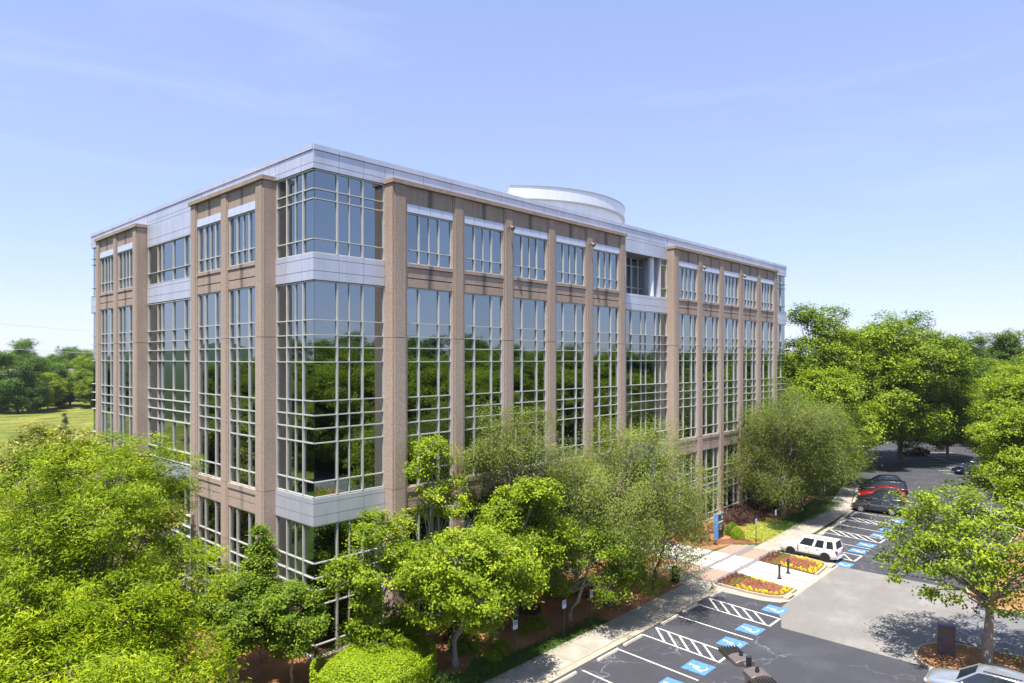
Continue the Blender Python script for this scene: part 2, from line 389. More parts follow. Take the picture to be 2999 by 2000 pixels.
# painted markings on the lot
def stripe(x0, y0, x1, y1, w=.11, name='stall_line', z=-.004):
    d = Vector((x1-x0, y1-y0)).normalized(); n_ = Vector((-d.y, d.x))*w/2
    p = [(x0+n_.x, y0+n_.y), (x1+n_.x, y1+n_.y), (x1-n_.x, y1-n_.y), (x0-n_.x, y0-n_.y)]
    return sheet(name, p, z, paint_w, parking)
def stripe_mb(mb, x0, y0, x1, y1, w=.11, z=0):
    d = Vector((x1-x0, y1-y0)).normalized(); n_ = Vector((-d.y, d.x))*w/2
    mb.add([(x0+n_.x, y0+n_.y, z), (x1+n_.x, y1+n_.y, z), (x1-n_.x, y1-n_.y, z), (x0-n_.x, y0-n_.y, z)], [(0, 3, 2, 1)])
def hatch(xa, xb, y0, y1, n=5, dx=-.3):
    mb = MB(); zz = -.004; L_ = y0-y1
    X = lambda x, y: x+dx*(y0-y)/L_
    stripe_mb(mb, xa, y0, xa+dx, y1, z=zz); stripe_mb(mb, xb, y0, xb+dx, y1, z=zz+.0005); stripe_mb(mb, xa+dx-.05, y1, xb+dx+.05, y1, z=zz+.001, w=.13)
    for k in range(n):
        ya = y0-.05-(L_*.8)*k/n; yb = ya-L_*.30
        stripe_mb(mb, X(xb, ya), ya, X(xa, yb), yb, z=zz+.0015)
    return mb.build('hatch_marking', paint_w, parking)
for a in [(21.32, 22.85), (14.8, 16.2), (8.25, 9.6)][:2]: hatch(a[0], a[1], -10.62, -15.45, 5, -.35)
hatch(52.4, 53.78, -10.1, -14.9, 5, -.15); hatch(45.8, 47.3, -10.3, -15.05, 5, -.45); hatch(38.6, 40.45, -10.5, -15.1, 5, -.35)
for x, dx, y0, y1 in [(18.68, -.3, -10.68, -15.56), (12.19, -.33, -10.68, -15.63), (8.85, -.33, -10.8, -15.6), (6.2, -.33, -10.8, -15.6), (3.5, -.33, -10.8, -15.6), (.8, -.3, -10.8, -15.6), (-1.9, -.3, -10.8, -15.6), (-4.6, -.3, -10.8, -15.6),
                      (56.62, -.3, -9.96, -14.72), (49.93, -.6, -10.13, -14.98), (43.1, -.4, -10.4, -15.07), (59.6, -.2, -9.2, -14.2), (62.9, -.2, -8.5, -13.6), (66.1, -.2, -7.7, -13.0), (69.4, -.2, -6.9, -12.15), (72.9, -.2, -5.9, -11.4), (76.3, 0, -4.6, -10)]:
    stripe(x, y0, x+dx, y1)
for x0, y0, x1, y1 in [(112.4, -4.8, 115.7, -8), (105, -2.2, 112.8, -10.5), (102.1, -3.9, 108, -10.2), (99.8, -5.4, 104.6, -10.6), (97.5, -7.1, 101, -11), (95.1, -8.7, 97.8, -11.8), (92.6, -10.3, 95, -13.2), (90.2, -11.7, 92.6, -14.6), (109.9, -5.2, 102.6, -10.7)]:
    stripe(x0, y0, x1, y1, .14)
# accessible symbols
blue_paint, t, b, tc_, gg = newmat('blue_road_paint')
pn = noise(t, gg.outputs['Position'], 5, 5, .7)
t.links.new(ramp(t, pn, [(.36, (.06, .07, .10)), (.42, (.075, .20, .46)), (.7, (.11, .27, .55))]), b.inputs['Base Color']); b.inputs['Roughness'].default_value = .7
def symbol_mesh():
    mb = MB()
    # figure drawn in a 1.3 m square, head towards +y
    def st(a, c, w=.10): stripe_mb(mb, a[0], a[1], c[0], c[1], w)
    hc = arc(0.06, .46, .085, 0, 360, 12)[:-1]; mb.add([(x, y, 0) for x, y in hc], [tuple(range(len(hc)))])
    st((.05, .36), (.04, -.04)); st((.05, .20), (-.20, .18), .07); st((.08, -.02), (-.26, -.02)); st((-.24, -.0), (-.32, -.36)); st((-.30, -.34), (-.42, -.32), .08)
    a0 = arc(.04, -.16, .33, 95, 318, 16); a1 = arc(.04, -.16, .24, 95, 318, 16)
    for i in range(16): mb.add([(*a0[i], 0), (*a0[i+1], 0), (*a1[i+1], 0), (*a1[i], 0)], [(0, 1, 2, 3)])
    return mb.mesh('wheelchair_figure', paint_w)
SYM = symbol_mesh(); SQ = MB().add([(-.64, -.66, 0), (.64, -.66, 0), (.64, .66, 0), (-.64, .66, 0)], [(0, 1, 2, 3)]).mesh('symbol_square', blue_paint)
for x, y in [(23.78, -14.66), (19.70, -14.83), (17.15, -14.9), (13.15, -14.96), (10.5, -15.0), (7.2, -15.0), (55.1, -14.1), (50.6, -14.3), (47.95, -14.35), (43.9, -14.4), (41.5, -14.45), (36.75, -14.7)]:
    q = link('symbol_square', SQ, parking, (x, y, .0)); f_ = link('wheelchair_figure', SYM, q, (0, 0, .004), .0)

# ================================================================ THE OFFICE BUILDING
LX, LY, TOP = 63.85, 37.75, 27.03
B = thing('office_building', 'large office building of brown granite piers, gridded tinted glass and silver metal bands', 'building')
# body behind the skins (kept clear of the entrance recess and the fifth-floor balcony)
core = MB()
core.box(.45, 27.95, .5, LY-.4, 0, 26.6); core.box(35.95, LX-.4, .5, LY-.4, 0, 26.6)
core.box(27.95, 35.95, 6, LY-.4, 0, 26.6); core.box(27.95, 35.95, .5, 6, 7.1, 21.2); core.box(27.95, 35.95, .5, 6, 24.85, 26.6)
core.box(27.95, 35.95, 3.2, 6, 21.2, 24.85)
core.build('wall_core', dark_gap, B)
rf = MB().box(.4, LX-.4, .4, LY-.4, 26.55, 26.7).build('roof', roof_m, B)
pb = MB()                                             # parapet backing
for a in ((.06, LX-.06, .06, .4), (.06, LX-.06, LY-.4, LY-.06), (.06, .4, .4, LY-.4), (LX-.4, LX-.06, .4, LY-.4)): pb.box(*a, 25.8, 26.98)
pb.build('parapet', dark_gap, B)
# rear facades, plain glass and metal (out of the photograph's sight)
rear = MB().box(.4, LX-.2, LY-.42, LY-.2, 0, 25.8).box(LX-.42, LX-.2, .4, LY-.42, 0, 25.8)
rear.build('rear_glazing', glass_m, B)
rb = MB()
for z0, z1 in ((19.95, 21.37), (7.04, 8.48), (25.78, 27.0)): rb.box(0.02, LX-.02, LY-.18, LY, z0, z1).box(LX-.18, LX, .02, LY-.18, z0, z1)
rb.build('rear_metal_band', silver, B)
prs = MB()
for k in range(14): prs.box(4+k*4.3, 5+k*4.3, LY-.1, LY+.5, 0, 26)
for k in range(8): prs.box(LX-.1, LX+.5, 4.5+k*4.2, 5.4+k*4.2, 0, 26)
prs.build('rear_pier', granite, B)

PANES = []      # (screen area, window, F, u0,u1,z0,z1,w)
def scr(F, u, w, z):
    x, y = (u, -w) if F == 'R' else (-w, u)
    d = Vector((x-CAMX, y-CAMY)); dep = d.dot(Vector((vd.x, vd.y)))
    lat = d.dot(Vector((vd.y, -vd.x)))
    return lat/dep*677, (z-CAMZ)/dep*677
def window(F, us, zs, wg, wide=.095, thin=.045, horiz=.058, thin_ids=(), dep=.1, hproj=.0, skip_edge=(False, False)):
    """us, zs: mullion centre lines incl. both edges"""
    mb = MB()
    for i, u in enumerate(us):
        if (i == 0 and skip_edge[0]) or (i == len(us)-1 and skip_edge[1]): continue
        h = (thin if i in thin_ids else wide)/2
        fbox(mb, F, u-h, u+h, zs[0], zs[-1], wg+.004, wg+dep+(0 if i not in thin_ids else -.02))
    for j, z in enumerate(zs):
        h = horiz/2
        for i in range(len(us)-1):
            ha = (thin if i in thin_ids else wide)/2; hb = (thin if i+1 in thin_ids else wide)/2
            if i == 0 and skip_edge[0]: ha = 0
            if i == len(us)-2 and skip_edge[1]: hb = 0
            fbox(mb, F, us[i]+ha, us[i+1]-hb, z-h, z+h, wg+.004, wg+dep-.012+hproj)
        if hproj:   # horizontal caps run across the verticals
            fbox(mb, F, us[0]-(.0 if not skip_edge[0] else 0), us[-1], z-h*.7, z+h*.7, wg+dep+.004, wg+dep+hproj+.03)
    o = mb.build('window', mull, B)
    for i in range(len(us)-1):
        for j in range(len(zs)-1):
            a = scr(F, us[i], wg, zs[j]); c = scr(F, us[i+1], wg, zs[j+1])
            PANES.append((abs((c[0]-a[0])*(c[1]-a[1])), o, F, us[i], us[i+1], zs[j], zs[j+1], wg))
    return o
Z_LONG = [8.52, 9.31, 11.36, 12.12, 12.82, 13.58, 15.64, 16.42, 17.08, 17.87, 19.90]
Z_TOPC = [21.40, 22.13, 24.24, 24.76, 25.74]
Z_GRD = [.12, .75, 2.82, 3.60, 4.27, 5.05, 7.0]
def panels(name, F, us, zs, w0, w1, m, gap=.024):
    for i in range(len(us)-1):
        for j in range(len(zs)-1):
            boxpart(name, F, us[i]+gap/2, us[i+1]-gap/2, zs[j]+gap/2, zs[j+1]-gap/2, w0, w1, m, B)
def backing(F, u0, u1, z0, z1, w=-.06):
    mb = MB(); fbox(mb, F, u0, u1, z0, z1, w-.3, w); mb.build('panel_backing', dark_gap, B)

SIZES = {'R': LX, 'L': LY}
def corner_bay(F, us, flip=False):
    """us from the corner outwards; flip mirrors to the far end"""
    T = SIZES[F]
    q = [T-u for u in us][::-1] if flip else us
    for z0, z1 in ((19.95, 21.37), (7.04, 8.48)):
        backing(F, q[0]+(.1 if not flip else 0), q[-1]-(.1 if flip else 0), z0+.03, z1-.03)
    panels('metal_panel', F, q, [19.95, 20.43, 21.08, 21.37], -.10, 0, silver)
    panels('metal_panel', F, q, [7.04, 7.55, 8.2, 8.48], -.10, 0, silver)
    panels('metal_panel', F, q, [25.78, 26.08, 26.74], -.10, 0, silver)
# near corner, right facade
cR = [0, 1.52, 2.28, 3.12, 4.56]; cL = [0, .0, 1.15, 1.98, 2.86, 3.98]
GW = -.16
corner_bay('R', [0, 1.56, 3.14, 4.56]); corner_bay('L', [0.012, 1.21, 2.88, 3.99])
for F, us, thin in (('R', [.16, 1.50, 2.27, 3.12, 4.55], (2,)), ('L', [.16, 1.15, 1.98, 2.86, 3.98], (2,))):
    for zs in (Z_TOPC, Z_LONG, Z_GRD): window(F, us, zs, GW, thin_ids=thin, hproj=0, skip_edge=(True, False))
cp = MB()
for zs in (Z_TOPC, Z_LONG, Z_GRD): cp.box(.155, .185, .155, .185, zs[0], zs[-1])
cp.build('corner_seal', dark_gap, B)
MB().box(.02, 4.5, .02, .12, 0, .09).box(.02, .12, .12, 3.95, 0, .09).build('corner_sill', kerb_m, B)
# far ends
for F, T, us in (('R', LX, [LX-4.55, LX-3.12, LX-1.5, LX-.16]), ('L', LY, [LY-3.98, LY-2.86, LY-1.15, LY-.16])):
    corner_bay(F, [0, T-us[-2], T-us[1], T-us[0]], True)
    for zs in (Z_TOPC, Z_LONG, Z_GRD): window(F, us, zs, GW, hproj=.06, skip_edge=(False, True))

# roof fascia all along both facades
jR = [0, 1.56, 3.14]+[5.16+2.235*k for k in range(11)]+[29.22, 30.06, 32.05, 33.95, 34.82, 36.48]+[36.48+2.2*(k+1) for k in range(10)]+[60.6, 62.2, LX]
jL = [.012, 1.21, 2.88, 4.56, 6.81, 9.05, 11.27, 13.53, 15.92, 16.83, 18.92, 21.02, 21.83, 24.35, 26.6, 28.83, 31.08, 33.27, 34.9, 36.6, LY]
def fascia(F, js, blocks, T):
    for i in range(len(js)-1):
        boxpart('coping_panel', F, js[i]+.012, js[i+1]-.012, 26.755, 27.03, -.30, .05, silver, B)
        c = (js[i]+js[i+1])/2
        for (a, e) in blocks:
            
            lo_, hi_ = max(js[i], a), min(js[i+1], e)
            if hi_-lo_ > .08: boxpart('metal_panel', F, lo_+.012, hi_-.012, 25.9, 26.73, -.10, 0, silver, B)
fascia('R', jR, [(4.56, 28.0), (35.9, LX-4.56)], LX); fascia('L', jL, [(4.0, 13.9), (LY-13.9, LY-4.0)], LY)

# granite blocks
def block(F, ua, ub, bays, mirror=None):
    T = SIZES[F]; PW = .75
    M = (lambda u: u) if not mirror else (lambda u: T-u)
    def seg(a, c): a, c = M(a), M(c); return (a, c) if a < c else (c, a)
    edges = [ua]+[x for b_ in bays for x in b_]+[ub]
    LV = [0, 2.84, 5.02, 8.42, 17.02, 25.75]
    for k in range(0, len(edges), 2):
        u0, u1 = seg(edges[k], edges[k+1]); end = k == 0 or k == len(edges)-2
        for j in range(len(LV)-1):
            g0 = .014 if LV[j] else 0
            boxpart('granite_pier', F, u0, u1, LV[j]+g0, LV[j+1]-.014, (-.45 if end else .2), PW-.05, granite, B)
            ins = .14
            boxpart('granite_pier_face', F, u0+ins, u1-ins, LV[j]+g0, LV[j+1]-.014, PW-.05, PW, granite, B)
    u0, u1 = seg(ua-.07, ub+.07)
    bnd = [u0]+sorted(M((bays[k][1]+bays[k+1][0])/2) for k in range(len(bays)-1))+[u1]
    for i in range(len(bnd)-1): boxpart('granite_coping', F, bnd[i]+.004, bnd[i+1]-.004, 25.765, 26.0, -.4, PW+.10, granite, B)
    mb = MB()
    fbox(mb, F, seg(ua, ub)[0]+.3, seg(ua, ub)[1]-.3, .0, 25.7, -.3, .3); mb.build('block_backing', dark_gap, B)
    for (a, c) in bays:
        a, c = seg(a, c); s0, s1 = a+.006, c-.006; W1 = PW-.10
        SPN = [(24.74, 25.75, W1), (21.10, 21.30, W1+.05), (20.50, 21.06, W1), (19.95, 20.44, W1), (8.12, 8.40, W1+.05), (7.60, 8.08, W1), (7.05, 7.56, W1)]
        for z0, z1, w in SPN: boxpart('granite_spandrel', F, s0, s1, z0, z1, .3, w, granite_s, B)
        boxpart('granite_sill', F, s0, s1, 0, .12, .3, W1, granite, B)
        for i in range(4):
            d = (c-a)/4; boxpart('window_head_panel', F, a+d*i+.012, a+d*(i+1)-.012, 24.27, 24.73, .3, W1+.03, sil_head, B)
        wg = W1-.15; m1, m2, m3 = a+.97*(c-a)/3.53, a+1.75*(c-a)/3.53, a+2.50*(c-a)/3.53
        if mirror: m1, m3 = a+c-m3, a+c-m1
        window(F, [a+.05, m1, m2, m3, c-.05], [21.34, 22.12, 24.22], wg, thin_ids=(2,))
        window(F, [a+.05, m1, m3, c-.05], [8.44]+Z_LONG[1:], wg)
        window(F, [a+.05, m1, m3, c-.05], [.16]+Z_GRD[1:], wg)
sil_head = mat('bright_head_panel', (.60, .62, .72), .35, .2, var=.03)
bR = [(5.60+4.5*k, 9.14+4.5*k) for k in range(5)]
block('R', 4.57, 28.0, bR); block('R', 4.57, 28.0, bR, True)
bL = [(4.98, 8.48), (9.42, 12.94)]
block('L', 3.99, 13.93, bL); block('L', 3.99, 13.93, bL, True)

# centre bay, left facade
ucL = [13.95, 15.92, 16.83, 18.92, 21.02, 21.83, 23.80]
backing('L', 13.95, 23.8, 20, 21.3); backing('L', 13.95, 23.8, 7.1, 8.4); backing('L', 13.95, 23.8, 24.35, 26)
panels('metal_panel', 'L', ucL, [24.31, 24.8, 25.9, 26.16, 26.74], -.10, 0, silver)
panels('metal_panel', 'L', ucL, [19.98, 20.5, 21.12, 21.37], -.10, 0, silver); panels('metal_panel', 'L', ucL, [7.04, 7.62, 8.2, 8.42], -.10, 0, silver)
for zs in ([21.40, 22.23, 24.28], Z_LONG, Z_GRD): window('L', [14.0]+ucL[1:-1]+[23.75], zs, GW, hproj=.03)
# centre bay, right facade, with balcony recess and entrance recess
ucR = [28.02, 29.22, 30.08, 31.61, 32.39, 33.96, 34.79, 35.86]
prR = [28.02, 29.22, 30.06, 32.05, 33.95, 34.82, 35.86]
backing('R', 28.0, 35.86, 20, 21.3); backing('R', 28, 35.86, 7.1, 8.4); backing('R', 28, 35.86, 24.9, 26)
panels('metal_panel', 'R', prR, [24.80, 25.84, 26.12, 26.74], -.10, 0, silver)
panels('metal_panel', 'R', prR, [19.95, 20.45, 21.08, 21.33], -.10, 0, silver); panels('metal_panel', 'R', prR, [7.06, 7.6, 8.2, 8.46], -.10, 0, silver)
window('R', ucR[:1]+ucR[1:], Z_LONG, GW, hproj=.03, thin_ids=(3, 4))
window('R', [28.06, 29.2], [21.36, 22.15, 24.25, 24.76], GW); window('R', [34.79, 35.83], [21.36, 22.15, 24.25, 24.76], GW)
window('R', [29.35, 30.3, 31.4, 32.5, 33.6, 34.65], [21.36, 22.15, 24.05, 24.8], -1.75)
for x_ in (29.22, 34.68): MB().box(x_, x_+.1, .1, 1.6, 21.33, 24.8).build('recess_side_panel', silver, B)
MB().box(29.3, 34.7, .12, 2.2, 24.79, 24.84).build('recess_soffit', mat('soffit', (.16, .14, .13), .7), B)
MB().box(29.3, 34.7, .1, 1.9, 21.2, 21.32).build('balcony_floor', roof_m, B)
def column(x, y, z0, z1, r):
    return MB().tube([(x, y, z0), (x, y, z1)], r, 20).build('round_column', white_metal, B, smooth=False)
column(33.95, .55, 21.32, 24.79, .27)
for x in (29.3, 34.6): column(x, .8, 0.02, 7.06, .36)
window('R', [28.1, 29.4, 30.7, 32, 33.3, 34.6, 35.8], [.05, 2.4, 3.6, 5.0, 6.9], -4.5)
# rooftop drum screen
dr = MB(); cxd, cyd, R_ = 33.16, 16.8, 11.65
def ring(mb, r, z0, z1, a0, a1, n, th=.12):
    for i in range(n):
        p = arc(cxd, cyd, r, a0+(a1-a0)*i/n, a0+(a1-a0)*(i+1)/n, 1); q = arc(cxd, cyd, r-th, a0+(a1-a0)*i/n, a0+(a1-a0)*(i+1)/n, 1)
        mb.prism(ccw([p[0], p[1], q[1], q[0]]), z0, z1)
N_ = 110
for i in range(N_):
    a0 = 222+196*i/N_; a1 = 222+196*(i+1)/N_
    ring(dr, R_+(.004 if i % 2 else 0), 29.88, 31.0, a0, a1, 1)
ds = dr.build('drum_screen', drum_m, B)
d2 = MB()
for i in range(N_):
    a0 = 222+196*i/N_; a1 = 222+196*(i+1)/N_
    ring(d2, R_-.22+(.004 if i % 2 else 0), 26.7, 29.95, a0, a1, 1)
d2.build('drum_wall', drum_m, B)
d3 = MB(); ring(d3, R_+.07, 30.97, 31.03, 222, 418, 60, .3); ring(d3, R_+.05, 29.82, 29.89, 222, 418, 60, .3); d3.build('drum_trim', mat('grey_trim', (.25, .26, .28), .5), B)
pw = arc(cxd, cyd, R_-.15, 222, 418, 1); MB().prism(ccw([pw[0], pw[1], (pw[1][0]-.1, pw[1][1]-.1), (pw[0][0]+.1, pw[0][1]+.1)]), 26.7, 30.9).build('drum_back_wall', drum_m, B)
# glazing: the 300 panes that show largest are panes of their windows, the rest one part
PANES.sort(key=lambda p: -p[0]); rng = random.Random(3); PC = {}; rest = MB()
for n, (A_, o, F, u0, u1, z0, z1, w) in enumerate(PANES):
    if n < 300:
        key = (round(u1-u0, 2), round(z1-z0, 2))
        if key not in PC: PC[key] = MB().box(-(u1-u0)/2, (u1-u0)/2, -.012, .012, -(z1-z0)/2, (z1-z0)/2).mesh('pane', glass_m)
        uc, zc = (u0+u1)/2, (z0+z1)/2
        p = link('pane', PC[key], o, (uc, -w+.0, zc) if F == 'R' else (-w, uc, zc), 0 if F == 'R' else -math.pi/2)
        p.rotation_euler[0] = rng.gauss(0, .0012); p.rotation_euler[2] += rng.gauss(0, .0016)
    else: fbox(rest, F, u0, u1, z0, z1, w-.014, w+rng.uniform(-.001, .001))
rest.build('pane', glass_m, B)['kind'] = 'stuff'
def floodlight(x, y, z, label):
    t_ = thing('floodlight', label, 'floodlight', (x, y, z), 0, 'floodlights high on the granite piers')
    MB().tube([(0, 0, 0), (0, -.22, .03)], .035, 8).build('bracket', bronze, t_)
    MB().tube([(0, -.18, .08), (0, -.42, -.10)], [.11, .16], 12).build('lamp_head', bronze, t_)
for x, lb in ((14.05, 'bronze floodlight on the pier between second and third bays right of the corner'), (23.05, 'bronze floodlight on the pier between fourth and fifth bays right of the corner'),
              (40.8, 'bronze floodlight on the first inner pier of the far granite block'), (49.7, 'bronze floodlight on the third inner pier of the far granite block')):
    floodlight(x, -.76, 24.5, lb)
t_ = thing('wall_light', 'tall white tube wall light on the granite pier right of the entrance', 'wall light', (36.4, -.76, 2.6))
MB().box(-.06, .06, -.08, 0, 0, 2.6).build('back_plate', bronze, t_)
for z in (.25, 1.5): MB().tube([(0, -.16, z), (0, -.16, z+.95)], .085, 12).build('light_tube', mat('opal_glass', (.88, .88, .86), .3), t_)

# ================================================================ VEGETATION
nprand = np.random.default_rng(11)
def leaf_mat(name, dark, mid, bright, rough=.45, trans=.30):
    m = bpy.data.materials.new(name); m.use_nodes = True; t = m.node_tree; MATS[name] = m
    b = t.nodes['Principled BSDF']; o = t.nodes['Material Output']
    at = t.nodes.new('ShaderNodeAttribute'); at.attribute_name = 'tint'
    c = ramp(t, at.outputs['Fac'], [(.0, dark), (.5, mid), (1.0, bright)])
    t.links.new(c, b.inputs['Base Color']); b.inputs['Roughness'].default_value = rough+.1; b.inputs['Specular IOR Level'].default_value = .2
    tr = t.nodes.new('ShaderNodeBsdfTranslucent'); g2 = mixc(t, 1.0, c, (1.25, 1.3, .5), 'MULTIPLY'); t.links.new(g2, tr.inputs['Color'])
    ms = t.nodes.new('ShaderNodeMixShader'); ms.inputs[0].default_value = trans
    t.links.new(b.outputs[0], ms.inputs[1]); t.links.new(tr.outputs[0], ms.inputs[2]); t.links.new(ms.outputs[0], o.inputs['Surface'])
    return m
LM = {
 'bright': leaf_mat('leaf_bright', (.060, .110, .003), (.19, .275, .005), (.42, .48, .009)),
 'spring': leaf_mat('leaf_spring', (.075, .125, .006), (.20, .29, .010), (.44, .50, .02)),
 'maple': leaf_mat('leaf_maple', (.070, .12, .008), (.18, .265, .012), (.40, .46, .025)),
 'olive': leaf_mat('leaf_olive', (.085, .105, .025), (.175, .215, .038), (.30, .36, .06)),
 'dark': leaf_mat('leaf_dark', (.03, .07, .012), (.06, .125, .018), (.12, .20, .03)),
 'holly': leaf_mat('leaf_holly', (.05, .095, .008), (.14, .225, .014), (.29, .38, .03), .35),
 'magnolia': leaf_mat('leaf_magnolia', (.07, .085, .02), (.20, .22, .035), (.52, .50, .09), .25),
 'forest': leaf_mat('leaf_forest', (.045, .095, .012), (.10, .18, .018), (.20, .30, .03)),
 'pine': leaf_mat('leaf_pine', (.03, .05, .022), (.05, .085, .035), (.075, .12, .045)),
 'hedge': leaf_mat('leaf_hedge', (.12, .19, .008), (.25, .36, .012), (.40, .49, .02)),
 'gold': leaf_mat('leaf_gold', (.30, .34, .05), (.50, .52, .09), (.66, .64, .18)),
 'purple': leaf_mat('leaf_purple', (.05, .022, .022), (.10, .05, .042), (.20, .12, .09)),
 'rose': leaf_mat('leaf_rose', (.07, .09, .03), (.16, .18, .06), (.30, .22, .12)),
 'petal_red': leaf_mat('petal_red', (.45, .02, .03), (.70, .06, .07), (.85, .25, .22)),
 'petal_yellow': leaf_mat('petal_yellow', (.62, .50, .01), (.80, .68, .02), (.90, .82, .04)),
 'petal_pink': leaf_mat('petal_pink', (.40, .10, .08), (.55, .20, .15), (.25, .25, .08)),
 'grassblade': leaf_mat('leaf_grassblade', (.05, .10, .02), (.09, .16, .03), (.15, .24, .05)),
 'petal_white': leaf_mat('petal_white', (.75, .74, .62), (.85, .83, .72), (.9, .88, .8)),
}
bark = mat('bark', (.20, .165, .13), .9, bump=.8, bscale=9, var=.35, vscale=5)
bark_dark = mat('bark_dark', (.10, .085, .06), .9, bump=.8, bscale=9, var=.35, vscale=5)
bark_pale = mat('bark_pale', (.33, .30, .26), .9, bump=.6, bscale=9, var=.35, vscale=5)
def leaf_mesh(name, pos, tint, size, m, droop=.0, up=.55, width=.5, rg=None, outward=None, elong=1.0):
    """one folded four-corner leaf per point"""
    rg = rg or nprand; n = len(pos)
    nrm = rg.normal(size=(n, 3)); nrm /= np.linalg.norm(nrm, axis=1)[:, None]
    nrm = nrm*(1-up)+np.array([0, 0, up*1.25])
    if outward is not None: nrm += outward*.45
    nrm /= np.linalg.norm(nrm, axis=1)[:, None]
    d = rg.normal(size=(n, 3)); d[:, 2] -= droop*2
    d -= (d*nrm).sum(1)[:, None]*nrm; d /= np.linalg.norm(d, axis=1)[:, None]+1e-9
    s = np.cross(nrm, d); L = (size*rg.uniform(.7, 1.3, n)*elong)[:, None]; Wd = (size*width*rg.uniform(.8, 1.2, n))[:, None]
    co = np.empty((n, 4, 3)); fold = nrm*Wd*.22
    co[:, 0] = pos-d*L*.5; co[:, 1] = pos+s*Wd*.5+fold; co[:, 2] = pos+d*L*.5; co[:, 3] = pos-s*Wd*.5+fold
    me = bpy.data.meshes.new(name); me.vertices.add(n*4); me.vertices.foreach_set('co', co.astype(np.float32).ravel())
    me.loops.add(n*4); me.loops.foreach_set('vertex_index', np.arange(n*4, dtype=np.int32))
    me.polygons.add(n); me.polygons.foreach_set('loop_start', np.arange(0, n*4, 4, dtype=np.int32))
    me.update(calc_edges=True)
    a = me.attributes.new('tint', 'FLOAT', 'FACE'); a.data.foreach_set('value', np.clip(tint, 0, 1).astype(np.float32))
    me.materials.append(m); return me
def unit(n, rg):
    v = rg.normal(size=(n, 3)); return v/np.linalg.norm(v, axis=1)[:, None]
def tree_meshes(h, R, cb, seed, style='round', clumps=500, lpc=50, leaf=.16, lm='bright', bk=None, tr=.18, droop=0., clump_r=.42, lobes=26, width=.5, elong=1., lean=(0, 0), fork=.8, tintb=.5, gap=.0, sx=1., sy=1., extra=()):
    rg = np.random.default_rng(seed); bk = bk or bark
    zc = (cb+h)/2; hz = (h-cb)/2
    def env(z):       # crown radius factor at relative height
        q = np.clip((z-cb)/(h-cb), 0, 1)
        if style == 'cone': return np.clip(1.05-q, .05, 1)*np.clip(q*7+.35, 0, 1)
        if style == 'spread': return np.sqrt(np.clip(1-(q-.42)**2/.36, .02, 1))
        if style == 'tall': return np.sqrt(np.clip(1-(q-.38)**2/.42, .02, 1))
        return np.sqrt(np.clip(1-((q-.5)*2)**2, .02, 1))
    zl = cb+(h-cb)*np.clip(rg.beta(1.5, 1.6, lobes), .06, .93); th = np.arange(lobes)*2.39996+rg.uniform(-.5, .5, lobes)
    rr = env(zl)*R*np.sqrt(rg.uniform(.12, .62, lobes))
    C = np.stack([np.cos(th)*rr*sx, np.sin(th)*rr*sy, zl], 1)
    C[0] = (0, 0, h-R*.30); lr = R*(.40 if style != 'cone' else .30)*min(1, (26/lobes)**.22)*rg.uniform(.65, 1.15, lobes)*(.45+.55*env(zl)); lr[0] = R*.3*(1 if style != 'cone' else .4)
    C += np.array([*lean, 0])*((C[:, 2:3]-0)/h)
    if extra: C = np.vstack([C, np.array([e[:3] for e in extra])]); lr = np.append(lr, [e[3] for e in extra]); lobes = len(C)
    w = lr**2; w /= w.sum(); idx = rg.choice(lobes, clumps, p=w)
    u = unit(clumps, rg); u[:, 2] = u[:, 2]*.85+.12
    K = C[idx]+u*(lr[idx]*rg.uniform(.55, 1.06, clumps)**.7)[:, None]*np.array([1, 1, .85])
    keep = (K[:, 2] > cb*.72) & (rg.uniform(size=clumps) > gap); K = K[keep]; idx = idx[keep]; nK = len(K)
    ct = rg.normal(tintb, .16, nK)
    n = rg.poisson(lpc, nK); rep = np.repeat(np.arange(nK), n); N = len(rep)
    cr_ = clump_r*rg.uniform(.7, 1.3, nK)
    off = rg.normal(size=(N, 3))*np.array([.55, .55, .30]); off *= cr_[rep][:, None]
    if droop: off[:, 2] -= np.abs(rg.normal(size=N))*droop*cr_[rep]*1.2
    P = K[rep]+off
    cen = np.array([*lean, 0])*.5+np.array([0, 0, zc-hz*.3]); ow = P-cen; ow /= np.linalg.norm(ow, axis=1)[:, None]
    crown = leaf_mesh('crown', P, ct[rep]+rg.normal(0, .16, N), leaf, LM[lm], droop, .42, width, rg, ow, elong)
    # wood
    mb = MB(); hf = cb*fork
    lead = [(0, 0, -.05), (0, 0, .25), (lean[0]*.15+rg.normal()*.05, rg.normal()*.05, hf*.6), (lean[0]*.3, lean[1]*.3, hf), (lean[0]*.6+rg.normal()*.2, lean[1]*.6+rg.normal()*.2, (hf+h)/2), (lean[0], lean[1], h-R*.25)]
    mb.tube(lead, [tr*1.5, tr*1.1, tr*.95, tr*.85, tr*.45, .02], 9)
    for i in range(lobes):
        q = np.clip((C[i, 2]-hf)/(h-hf), 0, 1); z0 = hf+(C[i, 2]-hf)*.35 if C[i, 2] > hf else hf*.9
        f0 = np.clip((z0-hf)/(h-hf), 0, 1)*.8; s0 = Vector((lean[0]*f0, lean[1]*f0, z0)); e0 = Vector(C[i]); mid = s0.lerp(e0, .5)+Vector((rg.normal()*.15, rg.normal()*.15, R*.07))
        r0 = tr*(.42-.22*q); mb.tube([s0, mid, e0], [r0, r0*.6, r0*.28], 5, False)
    sub = rg.choice(nK, min(nK, 260), False)
    for k in sub:
        a = Vector(C[idx[k]]); c = Vector(K[k]); mb.tube([a, a.lerp(c, .55)+Vector((0, 0, .08)), c], [tr*.09+.006, tr*.06+.004, .004], 3, False)
    trunk = mb.mesh('trunk', bk, True)
    return crown, trunk
